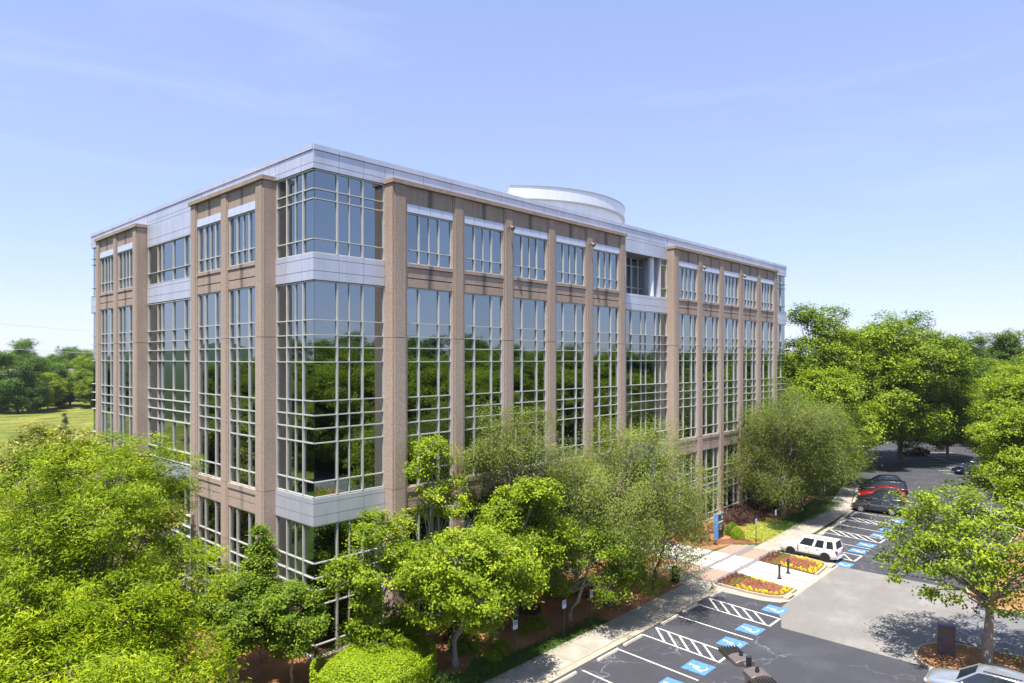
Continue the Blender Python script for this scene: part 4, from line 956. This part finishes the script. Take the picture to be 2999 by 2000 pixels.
# islands in the lot
isl_a = arc(23.0, -25.2, 2.45, 178, 30, 14)+[(25.7, -27.5), (25.9, -40), (20.6, -40), (20.55, -27)]
MB().prism(ccw(isl_a), -.05, .12).build('planting_bed', mulch_m)['kind'] = 'structure'
kerb('kerb', isl_a+[isl_a[0]], .16, .14, kerb_m)
isl_b = [(33.1, -24.3), (34.5, -23.2), (36.4, -22.7), (40, -23.2), (60, -23.2), (60, -27), (33.4, -27)]
MB().prism(ccw(isl_b), -.05, .12).build('planting_bed', mulch_m)['kind'] = 'structure'
kerb('kerb', isl_b[::-1]+[isl_b[-1]], .16, .14, kerb_m)
cover('grass_blades', [(x, y) for x in np.arange(24.3, 25.6, .4) for y in np.arange(-34, -26, .6)], 5000, 77, 'grassblade', .10, .22, .3, .25)

# ================================================================ STREET FURNITURE
# wheel stops
ws = MB(); L_, = (1.9,)
ws.add([(-.95, -.09, 0), (.95, -.09, 0), (.95, .09, 0), (-.95, .09, 0), (-.93, -.06, .14), (.93, -.06, .14), (.93, .06, .14), (-.93, .06, .14)], [(0, 3, 2, 1), (4, 5, 6, 7), (0, 1, 5, 4), (1, 2, 6, 5), (2, 3, 7, 6), (3, 0, 4, 7)])
wsm = ws.mesh('wheel_stop', mat('weathered_stop', (.50, .45, .36), .85, var=.25, bump=.3), bevel=.02)
for x, y, lb_ in [(23.98, -10.66, 'concrete wheel stop nearest the flower bed'), (20.28, -10.68, 'concrete wheel stop second from the near flower bed'), (17.67, -10.70, 'concrete wheel stop third from the near flower bed, dappled in shade'), (13.63, -10.74, 'concrete wheel stop fourth from the near flower bed'), (11.14, -10.79, 'concrete wheel stop fifth from the near flower bed'), (7.4, -10.8, 'concrete wheel stop at the lower left end of the visible stalls'),
                  (41.9, -10.6, 'concrete wheel stop just beyond the white car'), (44.3, -10.5, 'second concrete wheel stop beyond the white car'), (48.4, -10.4, 'third concrete wheel stop beyond the white car'), (51.2, -10.3, 'fourth concrete wheel stop beyond the white car'), (55.2, -10.1, 'concrete wheel stop before the grey sedan')]:
    tag(link('wheel_stop', wsm, None, (x, y, -.01)), lb_, 'wheel stop', 'concrete wheel stops')
# accessible parking signs on posts
sign_blue = mat('sign_blue', (.10, .20, .52), .4); sign_white = mat('sign_white', (.78, .80, .84), .4)
def parking_sign(x, y, lb_, h=2.15):
    t_ = thing('parking_sign', lb_, 'sign', (x, y, 0), random.uniform(-.15, .15), 'accessible parking signs')
    MB().box(-.03, .03, -.02, .02, 0, h).build('post', post_green, t_)
    p = MB().box(-.15, .15, -.035, -.025, h-.47, h-.02).build('sign_panel', sign_white, t_)
    MB().box(-.13, .13, -.041, -.0375, h-.27, h-.05).build('blue_field', sign_blue, p)
    q = MB(); q.tube([(-.01, -.045, h-.10), (-.01, -.0455, h-.17), (.05, -.0455, h-.17), (.07, -.0455, h-.22)], .010, 4)
    a0 = [(-.01+.055*math.cos(rad(a)), -.045, h-.19+.055*math.sin(rad(a))) for a in range(120, 340, 20)]; q.tube(a0, .008, 4); q.tube([(-.012, -.045, h-.085), (-.012, -.045, h-.07)], .016, 8)
    q.build('wheelchair_figure', sign_white, p)
    l_ = MB()
    for k in range(3): l_.box(-.10, .10, -.041, -.0375, h-.33-.04*k, h-.315-.04*k)
    l_.build('lettering', sign_blue, p)
for i, (x, y, lb_) in enumerate([(7.27, -7.6, 'parking sign on a post at the bottom, beside the pale forked tree'), (11.34, -7.61, 'parking sign on a post under the low hanging branches'), (13.79, -7.72, 'parking sign post half hidden by the low mid green tree'), (17.0, -7.0, 'parking sign post in the mulch right of the low mid green tree'), (19.43, -6.9, 'parking sign turned to the lot, left of the golden plants'), (20.9, -7.59, 'parking sign post beside the golden plants left of the walk'), (23.95, -7.65, 'parking sign post standing against the litter bin'),
     (37.92, -7.36, 'parking sign in the golden plants right of the walk'), (42.35, -7.26, 'parking sign at the near end of the grass strip'), (47.2, -6.0, 'parking sign close to the thick leaning trunk'), (51.23, -6.43, 'parking sign in the grass strip beyond the thick trunk'), (56.06, -5.66, 'parking sign in shade by the second trunk'), (56.9, -6.7, 'farthest parking sign, near the nose of the grey sedan')]):
    parking_sign(x, y, lb_)
# bollards
for x, y, lb_ in [(29.94, -12.5, 'black bollard on the left half of the white walk'), (31.59, -12.49, 'black bollard on the right half of the white walk')]:
    t_ = thing('bollard', lb_, 'bollard', (x, y, .02), 0, 'black bollards on the walk')
    MB().tube([(0, 0, 0), (0, 0, .03)], .2, 12).build('base_plate', black_metal, t_)
    MB().tube([(0, 0, .03), (0, 0, .12), (0, 0, .14), (0, 0, .88)], [.12, .12, .085, .085], 14).build('post', black_metal, t_)
    MB().tube([(0, 0, .88), (0, 0, .92), (0, 0, .94), (0, 0, 1.04), (0, 0, 1.08)], [.11, .12, .09, .11, .03], 14).build('cap', black_metal, t_)
# litter bin
t_ = thing('litter_bin', 'black ribbed litter bin at the corner of the brick paving', 'litter bin', (24.35, -7.35, .02))
MB().tube([(0, 0, 0), (0, 0, .95)], [.27, .29], 16).build('body', black_plastic, t_)
mb = MB()
for k in range(16):
    a = k*math.pi/8; mb.box(.285*math.cos(a)-.015, .285*math.cos(a)+.015, .285*math.sin(a)-.015, .285*math.sin(a)+.015, .05, .93)
mb.build('rib', black_metal, t_); MB().tube([(0, 0, .95), (0, 0, 1.0), (0, 0, 1.06), (0, 0, 1.10)], [.32, .32, .22, .1], 16).build('lid', black_plastic, t_)
# monument sign
t_ = thing('monument_sign', 'tall dark tenant sign with a bright blue end and white lettering in the mulch', 'sign', (37.4, -4.25, 0), rad(3))
MB().box(-.62, .62, -.14, .14, 0, 2.15).build('panel', mat('sign_charcoal', (.07, .07, .08), .45), t_)
MB().box(-.70, -.62, -.19, .19, -.02, 2.15).build('end_panel', mat('sign_bright_blue', (.10, .27, .68), .45), t_)
MB().box(-.70, .66, -.19, .19, 2.152, 2.22).build('cap', mat('sign_cap', (.22, .22, .25), .4), t_)
MB().box(.1, .52, -.155, -.143, 1.68, 2.08).build('logo_tile', mat('logo_blue', (.12, .30, .62), .4), t_, bevel=.004)
q = MB(); q.tube([(.31+.11*math.cos(rad(a)), -.158, 1.88+.12*math.sin(rad(a))) for a in range(40, 330, 24)], .014, 4); q.box(.27, .35, -.16, -.156, 1.86, 1.90); q.build('logo_mark', sign_white, t_)
def text(body, size, x, y, z, m, parent, name='lettering', rx=90, rz=0, ext=.002):
    c = bpy.data.curves.new('tmp_text', 'FONT'); c.body = body; c.size = size; c.extrude = ext; c.align_x = 'CENTER'
    o = bpy.data.objects.new('tmp_text', c); COL.objects.link(o)
    dg = bpy.context.evaluated_depsgraph_get(); me = bpy.data.meshes.new_from_object(o.evaluated_get(dg)); bpy.data.objects.remove(o)
    me.name = name; me.materials.clear(); me.materials.append(m)
    t2 = link(name, me, parent, (x, y, z)); t2.rotation_euler = (rad(rx), 0, rad(rz)); return t2
MB().box(-.50, .52, -.150, -.143, 1.40, 1.54).build('name_strip', sign_white, t_)
q = MB()
q.box(-.12, .14, -.150, -.143, 1.06, 1.10); q.box(-.15, -.10, -.150, -.143, .93, 1.09); q.add([(.14, -.150, 1.02), (.22, -.150, 1.08), (.14, -.150, 1.14)], [(0, 1, 2)]); q.box(-.10, .12, -.150, -.143, .80, .84); q.box(-.03, .05, -.150, -.143, .74, .90)
q.build('arrow', sign_white, t_)
for z in (.62, .40, .18): MB().box(-.50, .52, -.152, -.143, z, z+.15).build('tenant_strip', black_plastic, t_)
MB().box(-.62, .62, -.148, -.143, 1.19, 1.205).build('rule', sign_white, t_)
# landscape floodlight
t_ = thing('ground_floodlight', 'brown ground floodlight tilted up at the monument sign', 'floodlight', (35.25, -4.95, 0), rad(40))
MB().tube([(0, 0, 0), (0, 0, .3)], .03, 8).build('stem', bronze, t_); q = MB().box(-.26, .26, -.1, .12, -.15, .15).build('lamp_head', bronze, t_, (0, 0, .42), bevel=.03); q.rotation_euler = (rad(-35), 0, 0)
# storm drain throats at the kerb noses
for x, y, lb_ in ((26.6, -14.45, 'storm drain inlet at the nose of the near flower bed'), (35.6, -14.25, 'storm drain inlet by the nose of the far flower bed')):
    t_ = thing('storm_drain', lb_, 'storm drain', (x, y, 0)); MB().box(-.55, .55, -.16, .22, -.05, .13).build('cover', kerb_m, t_, bevel=.05); MB().box(-.42, .42, -.175, -.165, .0, .10).build('opening', dark_gap, t_)
# red fire connection by the left facade
t_ = thing('fire_connection', 'red fire department standpipe beside the left facade', 'standpipe', (-1.1, 13.9, 0), rad(90)); redp = mat('fire_red', (.6, .02, .02), .4)
MB().tube([(0, 0, 0), (0, 0, 1.0)], .09, 10).build('pipe', redp, t_); MB().tube([(-.28, -.12, .85), (0, 0, .92), (.28, -.12, .85)], .09, 10).build('inlet', redp, t_); MB().tube([(0, 0, .95), (0, 0, 1.15)], [.14, .06], 10).build('cap', redp, t_)
# back of a dark sign cabinet on the maple island
t_ = thing('sign_cabinet', 'tall plain brown-grey sign cabinet seen from behind under the maple', 'sign', (23.25, -23.98, .1), rad(-68))
MB().box(-.40, .40, -.11, .11, 0, .90).box(-.40, .40, -.11, .11, .93, 1.55).build('cabinet', mat('cabinet_bronze', (.13, .11, .115), .5, .2, var=.08), t_); MB().box(-.42, .42, -.13, .13, 1.555, 1.60).box(-.405, .405, -.115, .115, .902, .928).build('trim', mat('cabinet_trim', (.10, .14, .32), .5), t_)
# twin-head parking lot lamp in the foreground
t_ = thing('parking_lot_lamp', 'twin head bronze parking lot lamp on a square pole, foreground bottom right', 'lamp post', (-2.22, -24.4, 0))
MB().box(-.075, .075, -.075, .075, 0, 7.95).build('pole', bronze, t_); MB().tube([(0, 0, 7.95), (0, 0, 8.3)], .068, 14).tube([(0, 0, 8.3), (0, 0, 8.315)], .075, 14).build('pole_cap', black_metal, t_)
for ang, dist in ((rad(51), .36), (rad(51-180), .36)):
    h_ = link('lamp_head', None); bpy.data.objects.remove(h_)
    mb = MB(); prof = [(-.26, 0), (-.26, .11), (-.15, .155), (0, .17), (.15, .155), (.26, .11), (.26, 0)]
    n = len(prof); mb.add([(x, .18, z) for x, z in prof]+[(x, .64, z) for x, z in prof], [tuple(range(n)), tuple(range(2*n-1, n-1, -1))]+[(i, i+n, (i+1) % n+n, (i+1) % n) for i in range(n)])
    hd = mb.build('lamp_head', bronze, t_, (0, 0, 7.98), ang-math.pi/2, bevel=.012)
    fm = MB()
    for k in range(7): x = -.24+.08*k; fm.box(x-.009, x+.009, .64, 1.22, .0, .115)
    fm.box(-.26, .26, .64, 1.22, -.02, -.002); fm.build('heat_sink', mat('fin_metal', (.16, .15, .13), .3, .7), hd)
    MB().tube([(0, .05, .05), (0, .2, .07)], .055, 10).build('arm', bronze, hd); MB().tube([(.02, .46, .165), (.02, .46, .23), (.02, .46, .24), (.02, .46, .29)], [.055, .052, .045, .035], 12).build('photocell', black_plastic, hd)

# ================================================================ VEHICLES
glass_car = mat('car_glass', (.02, .028, .034), .05, 0, .9); tyre_m = mat('tyre', (.018, .018, .019), .8); rim_m = mat('alloy', (.62, .62, .63), .35, .5); rim_dark = mat('black_alloy', (.03, .03, .033), .3, .4)
trim_m = mat('car_trim', (.03, .03, .033), .55); red_l = mat('tail_red', (.42, .015, .02), .2); amber_l = mat('amber', (.7, .25, .04), .2); head_l = mat('headlamp', (.6, .62, .66), .12, .3); chrome = mat('chrome', (.6, .6, .62), .12, .9)
def paint(name, c, metal=.3, r=.22):
    m = mat(name, c, r, metal, .6); m.node_tree.nodes['Principled BSDF'].inputs['Coat Weight'].default_value = .8; m.node_tree.nodes['Principled BSDF'].inputs['Coat Roughness'].default_value = .04
    return m
def car(label, x, y, heading, P, pm, cat='car', group=None, rimm=None, z=-.01):
    """P: L,W,H ; top: [(s,z)] bonnet/deck line of the lower body, s along length 0=rear 1=nose; gh: greenhouse s of (rear base, rear top, front top, front base)"""
    L, Wd, H = P['L'], P['W'], P['H']; t_ = thing(P['name'], label, cat, (x, y, z), heading, group)
    def ip(tab, s):
        for (a, za), (b_, zb) in zip(tab, tab[1:]):
            if s <= b_: return za+(zb-za)*(s-a)/(b_-a+1e-9)
        return tab[-1][1]
    ss = [0, .012, .04, .1, .18, .26, .34, .42, .5, .58, .66, .74, .82, .9, .95, .985, 1.0]
    plan = P.get('plan', [(0, .80), (.012, .88), (.04, .94), (.12, .985), (.3, 1), (.7, 1), (.85, .975), (.95, .90), (.985, .80), (1, .68)])
    mb = MB(); n = 0; secs = []
    for s in ss:
        w = ip(plan, s)*Wd/2; zt = ip(P['top'], s); zb = ip(P.get('bot', [(0, .42), (.03, .30), (.1, .24), (.9, .24), (.97, .30), (1, .38)]), s); e = zt-zb
        half = [(w*.90, zb), (w*.985, zb+e*.12), (w*.99, zb+e*.40), (w, zb+e*.60), (w*.975, zb+e*.82), (w*.90, zb+e*.95), (w*.70, zt-.004), (w*.35, zt+.012), (0, zt+.016)]
        sec = half+[(-a, b_) for a, b_ in half[-2::-1]]; secs.append([(a, (s-.5)*L, b_) for a, b_ in sec])
    n = len(secs[0]); vs_ = [p for sc in secs for p in sc]; fs = []
    for i in range(len(secs)-1):
        for k in range(n-1): a = i*n+k; fs.append((a, a+1, a+n+1, a+n))
        fs.append((i*n+n-1, i*n, (i+1)*n, (i+1)*n+n-1))
    fs += [tuple(range(n)), tuple(range(len(vs_)-1, len(vs_)-n-1, -1))]
    body = mb.add(vs_, fs).build('body', pm, t_, smooth=True)
    rb_, rt, ft, fb_ = P['gh']; wb = Wd/2*P.get('gb', .90); wt = Wd/2*P.get('gt', .70); zb = ip(P['top'], .5)-.015
    Yv = lambda s: (s-.5)*L
    zrb, zfb = ip(P['top'], rb_)-.02, ip(P['top'], fb_)-.02; zt = H-.05
    G = MB(); lo, hi = [], []
    m_ = 6
    for i in range(m_+1):
        q = i/m_; sb_ = rb_+(fb_-rb_)*q; st_ = rt+(ft-rt)*q; k = 1-.06*(2*q-1)**2*1.6
        zz = zt-P.get('arch', .05)*(2*q-1)**2
        if q > .5 and P.get('arch', .05): zz -= 0
        zl = zb if 0 < i < m_ else (zrb if i == 0 else zfb); lo.append((wb*k, Yv(sb_), zl)); hi.append((wt*k, Yv(st_), zz))
    ring_lo = lo+[(-a, b_, c) for a, b_, c in lo[::-1]]; ring_hi = hi+[(-a, b_, c) for a, b_, c in hi[::-1]]; n = len(ring_lo)
    G.add(ring_lo+ring_hi, [(i, (i+1) % n, n+(i+1) % n, n+i) for i in range(n)]+[tuple(range(n, 2*n))]); G.build('glazing', glass_car, t_)
    # roof skin
    Rf = MB(); rows = []
    for i, (a, b_, c) in enumerate(hi):
        rows.append([(a+.012, b_, c-.03), (a*.99, b_, c+.012), (a*.8, b_, c+.035), (0, b_, c+.05), (-a*.8, b_, c+.035), (-a*.99, b_, c+.012), (-a-.012, b_, c-.03)])
    e0 = [(p[0]*.98, p[1]-.05, p[2]-.03) for p in rows[0]]; e1 = [(p[0]*.98, p[1]+.04, p[2]-.03) for p in rows[-1]]; rows = [e0]+rows+[e1]
    vs_ = [p for r in rows for p in r]; Rf.add(vs_, [(i*7+k, i*7+k+1, (i+1)*7+k+1, (i+1)*7+k) for i in range(len(rows)-1) for k in range(6)]); Rf.build('roof', P.get('roof_m', pm), t_, smooth=True)
    # pillars and side frames
    for sgn in (1, -1):
        def pt(q, h, off=.012):
            sb_ = rb_+(fb_-rb_)*q; st_ = rt+(ft-rt)*q; k = 1-.06*(2*q-1)**2*1.6
            zl = zb if .02 < q < .98 else (zrb if q < .5 else zfb); zz = zt-P.get('arch', .05)*(2*q-1)**2
            return ((wb*k*(1-h)+wt*k*h+off)*sgn, Yv(sb_*(1-h)+st_*h), zl*(1-h)+zz*h)
        for qa, qb, nm, m2 in P['pillars']:
            v = [pt(qa, 0), pt(qb, 0), pt(qb, 1), pt(qa, 1), pt(qa, 0, -.02), pt(qb, 0, -.02), pt(qb, 1, -.02), pt(qa, 1, -.02)]
            MB().add(v, [(0, 1, 2, 3), (4, 7, 6, 5), (0, 4, 5, 1), (1, 5, 6, 2), (2, 6, 7, 3), (3, 7, 4, 0)]).build('pillar', trim_m if m2 else pm, t_)
    # rear corner and windscreen pillars (seen from back and front)
    for (sb_, st_, zl, qz) in ((rb_, rt, zrb, 0), (fb_, ft, zfb, 1)):
        for sgn in (1, -1):
            k = .904; zz = zt-P.get('arch', .05)
            MB().tube([(wb*k*sgn, Yv(sb_), zl), (wt*k*sgn, Yv(st_), zz)], .035, 5).build('pillar', pm, t_)
    # wheels, arches
    wr = P['wr']
    for s in P['wheels']:
        for sgn in (1, -1):
            xo = sgn*Wd/2
            MB().tube([(xo-sgn*.30, Yv(s), wr+.02), (xo+sgn*.004, Yv(s), wr+.02)], wr+.045, 20).build('wheel_arch', P.get('arch_m', trim_m), t_)
            wv = MB().tube([(xo-sgn*.21, Yv(s), wr), (xo+sgn*.015, Yv(s), wr)], wr, 22).build('wheel', tyre_m, t_)
            rv = MB(); rv.tube([(xo+sgn*.0, Yv(s), wr), (xo+sgn*.021, Yv(s), wr)], wr*.16, 10)
            for k in range(5):
                a = k*1.2566+.3; c_, s_ = math.cos(a), math.sin(a); pw = wr*.10
                rv.add([(xo+sgn*.022, Yv(s)+c_*wr*.12-s_*pw, wr+s_*wr*.12+c_*pw), (xo+sgn*.022, Yv(s)+c_*wr*.12+s_*pw, wr+s_*wr*.12-c_*pw), (xo+sgn*.022, Yv(s)+c_*wr*.66+s_*pw*1.3, wr+s_*wr*.66-c_*pw*1.3), (xo+sgn*.022, Yv(s)+c_*wr*.66-s_*pw*1.3, wr+s_*wr*.66+c_*pw*1.3)], [(0, 1, 2, 3)])
            n_ = 20; r0, r1 = wr*.62, wr*.70
            rv.add([(xo+sgn*.020, Yv(s)+r*math.cos(2*math.pi*k/n_), wr+r*math.sin(2*math.pi*k/n_)) for r in (r0, r1) for k in range(n_)], [(k, (k+1) % n_, n_+(k+1) % n_, n_+k) for k in range(n_)])
            rv.build('rim', rimm or rim_m, wv)
    # lamps, plates, handles, mirrors, sills
    zt0, zt1 = ip(P['top'], .01), ip(P['top'], .97); w0 = Wd/2*.80
    for sgn in (1, -1):
        a, b_ = P.get('tail', (.30, .04)); zc_ = zt0-a
        MB().box(sgn*w0*.86, sgn*Wd/2*.955, -L/2-.012, -L/2+.16, zc_-P.get('tailh', .16), zc_+P.get('tailh', .16)).build('tail_lamp', red_l, t_, bevel=.02)
        MB().box(sgn*w0*.60, sgn*Wd/2*.86, L/2-.17, L/2-.012, zt1-.20, zt1-.05).build('headlight', head_l, t_, bevel=.03)
        MB().box(sgn*Wd/2*.86, sgn*Wd/2*.90, L/2-.30, L/2-.18, zt1-.16, zt1-.09).build('indicator', amber_l, t_)
        for s in P['doors'][:-1]: MB().box(sgn*(Wd/2-.01), sgn*(Wd/2+.018), Yv(s)-.02, Yv(s)+.15, zb-.20, zb-.165).build('door_handle', P.get('handle_m', trim_m), t_)
        for s in P['doors']: MB().box(sgn*(Wd/2-.03), sgn*(Wd/2+.0035), Yv(s)-.008-.10, Yv(s)+.004-.10, .36, zb-.05).build('door_seam', trim_m, t_)
        MB().box(sgn*(Wd/2-.02), sgn*(Wd/2+.17), Yv(P['mirror'])-.06, Yv(P['mirror'])+.05, zb-.02, zb+.13).build('wing_mirror', P.get('mirror_m', pm), t_, bevel=.03)
        if P.get('clad'): MB().box(sgn*(Wd/2-.04), sgn*(Wd/2+.008), Yv(P['wheels'][0])+wr+.06, Yv(P['wheels'][1])-wr-.06, .25, .43).build('sill_cladding', trim_m, t_)
        if P.get('rails'): MB().box(sgn*(wt*.86-.02), sgn*(wt*.86+.02), Yv(rt)+.25, Yv(ft)-.25, H+.005, H+.035).build('roof_rail', trim_m, t_)
    MB().box(-Wd*.40, Wd*.40, -L/2-.03, -L/2+.15, .30, .47).build('rear_bumper', P.get('bump_m', pm), t_, bevel=.03)
    MB().box(-Wd*.36, Wd*.36, L/2-.12, L/2+.01, .34, .50).build('grille', trim_m, t_, bevel=.02)
    MB().box(-.17, .17, -L/2-.036, -L/2-.031, P.get('plate', .78)-.07, P.get('plate', .78)+.07).build('number_plate', sign_white, t_)
    return t_
SUVB = dict(name='suv', L=4.41, W=1.76, H=1.68, top=[(0, 1.00), (.02, 1.04), (.1, 1.06), (.68, 1.06), (.74, 1.05), (.93, .98), (.985, .90), (1, .78)], gh=(.015, .045, .60, .70), gb=.93, gt=.78, arch=.012,
     pillars=[(0, .07, 'p', 0), (.24, .32, 'p', 0), (.53, .60, 'p', 0), (.93, 1, 'p', 0)], wr=.345, wheels=(.195, .795), doors=(.31, .50, .68), mirror=.66, clad=1, rails=1, tail=(.18, 0), tailh=.14,
     plan=[(0, .90), (.012, .95), (.05, .985), (.2, 1), (.8, 1), (.93, .96), (.98, .88), (1, .80)], plate=.80)
SUVM = dict(name='suv', L=4.6, W=1.85, H=1.68, top=[(0, .95), (.03, 1.03), (.1, 1.05), (.68, 1.02), (.75, 1.00), (.93, .84), (.985, .74), (1, .62)], gh=(.02, .13, .55, .73), gb=.91, gt=.70, arch=.07,
     pillars=[(0, .10, 'p', 0), (.27, .33, 'p', 1), (.55, .60, 'p', 1), (.96, 1, 'p', 0)], wr=.35, wheels=(.19, .80), doors=(.30, .48, .67), mirror=.66, clad=1, tail=(.12, 0), tailh=.09)
SED = dict(name='sedan', L=4.88, W=1.85, H=1.46, top=[(0, .88), (.015, .98), (.05, 1.0), (.16, 1.0), (.30, .95), (.66, .93), (.72, .91), (.92, .76), (.98, .66), (1, .56)], gh=(.12, .27, .50, .69), gb=.90, gt=.66, arch=.07,
     pillars=[(0, .10, 'p', 0), (.44, .49, 'p', 1), (.95, 1, 'p', 0)], wr=.335, wheels=(.205, .79), doors=(.29, .46, .65), mirror=.64, tail=(.14, 0), tailh=.08, handle_m=chrome)
VAN = dict(name='minivan', L=5.1, W=1.98, H=1.75, top=[(0, .98), (.02, 1.05), (.1, 1.06), (.7, 1.02), (.78, .99), (.93, .84), (.985, .74), (1, .62)], gh=(.015, .06, .60, .78), gb=.92, gt=.76, arch=.03,
     pillars=[(0, .06, 'p', 0), (.31, .35, 'p', 1), (.59, .63, 'p', 1), (.96, 1, 'p', 0)], wr=.35, wheels=(.19, .79), doors=(.28, .47, .67), mirror=.68, tail=(.12, 0), tailh=.12, rails=1)
car('white boxy SUV with black wheels parked beside the far flower bed', 37.28, -12.15, 0, SUVB, paint('white_car_paint', (.78, .78, .76), 0), 'suv', rimm=rim_dark)
car('dark grey sedan, first in the row of parked cars beyond the white SUV', 58.1, -11.55, rad(5), dict(SED), paint('grey_car_paint', (.075, .078, .095), .6), 'car')
car('black SUV with a rounded tail between the grey sedan and the red car', 61.45, -10.9, rad(10), dict(SUVM), paint('black_car_paint', (.012, .013, .016), .2), 'suv')
car('red SUV between the black SUV and the black minivan', 64.75, -10.2, rad(13), dict(SUVM), paint('red_car_paint', (.30, .006, .010), .2), 'suv')
car('black minivan with roof rails beyond the red car', 68.3, -9.4, rad(15), dict(VAN), paint('black_van_paint', (.010, .012, .018), .2), 'minivan')
car('dark car mostly hidden under the trees beyond the black minivan', 72.6, -8.2, rad(18), dict(SUVM), paint('teal_black_paint', (.01, .025, .03), .2), 'suv')
car('silver car seen from above in the bottom right corner, nose to the island', 18.75, -26.3, rad(2), dict(SUVM, rails=1), paint('silver_car_paint', (.50, .52, .56), .6), 'car')
car('blue-grey car at the bottom edge, only its roof in the frame', 3.6, -13.2, 0, dict(SED), paint('blue_grey_paint', (.16, .22, .30), .5), 'car')
car('dark blue sedan alone in the far lot at the right', 92.6, -14.2, rad(47), dict(SED), paint('navy_paint', (.010, .018, .07), .5), 'car')
car('black car beyond the dark blue sedan', 98.6, -14.5, rad(47), dict(SUVM), paint('black_far_paint', (.01, .02, .022), .2), 'suv')
car('dark red car in the far lot under the very large tree', 107.4, -3.9, rad(47), dict(SED), paint('dark_red_paint', (.20, .012, .015), .4), 'car')

# ---- summer haze in the air
hz = MB().box(-700, 2900, -700, 2900, -1.5, 120).mesh('haze', None)
ho_ = link('haze', hz); ho_['kind'] = 'stuff'
hm_ = bpy.data.materials.new('haze_air'); hm_.use_nodes = True; t = hm_.node_tree; t.nodes.clear()
o_ = t.nodes.new('ShaderNodeOutputMaterial'); pv = t.nodes.new('ShaderNodeVolumePrincipled'); pv.inputs['Density'].default_value = .00008; pv.inputs['Color'].default_value = (.82, .88, 1, 1)
t.links.new(pv.outputs[0], o_.inputs['Volume']); hz.materials.append(hm_)
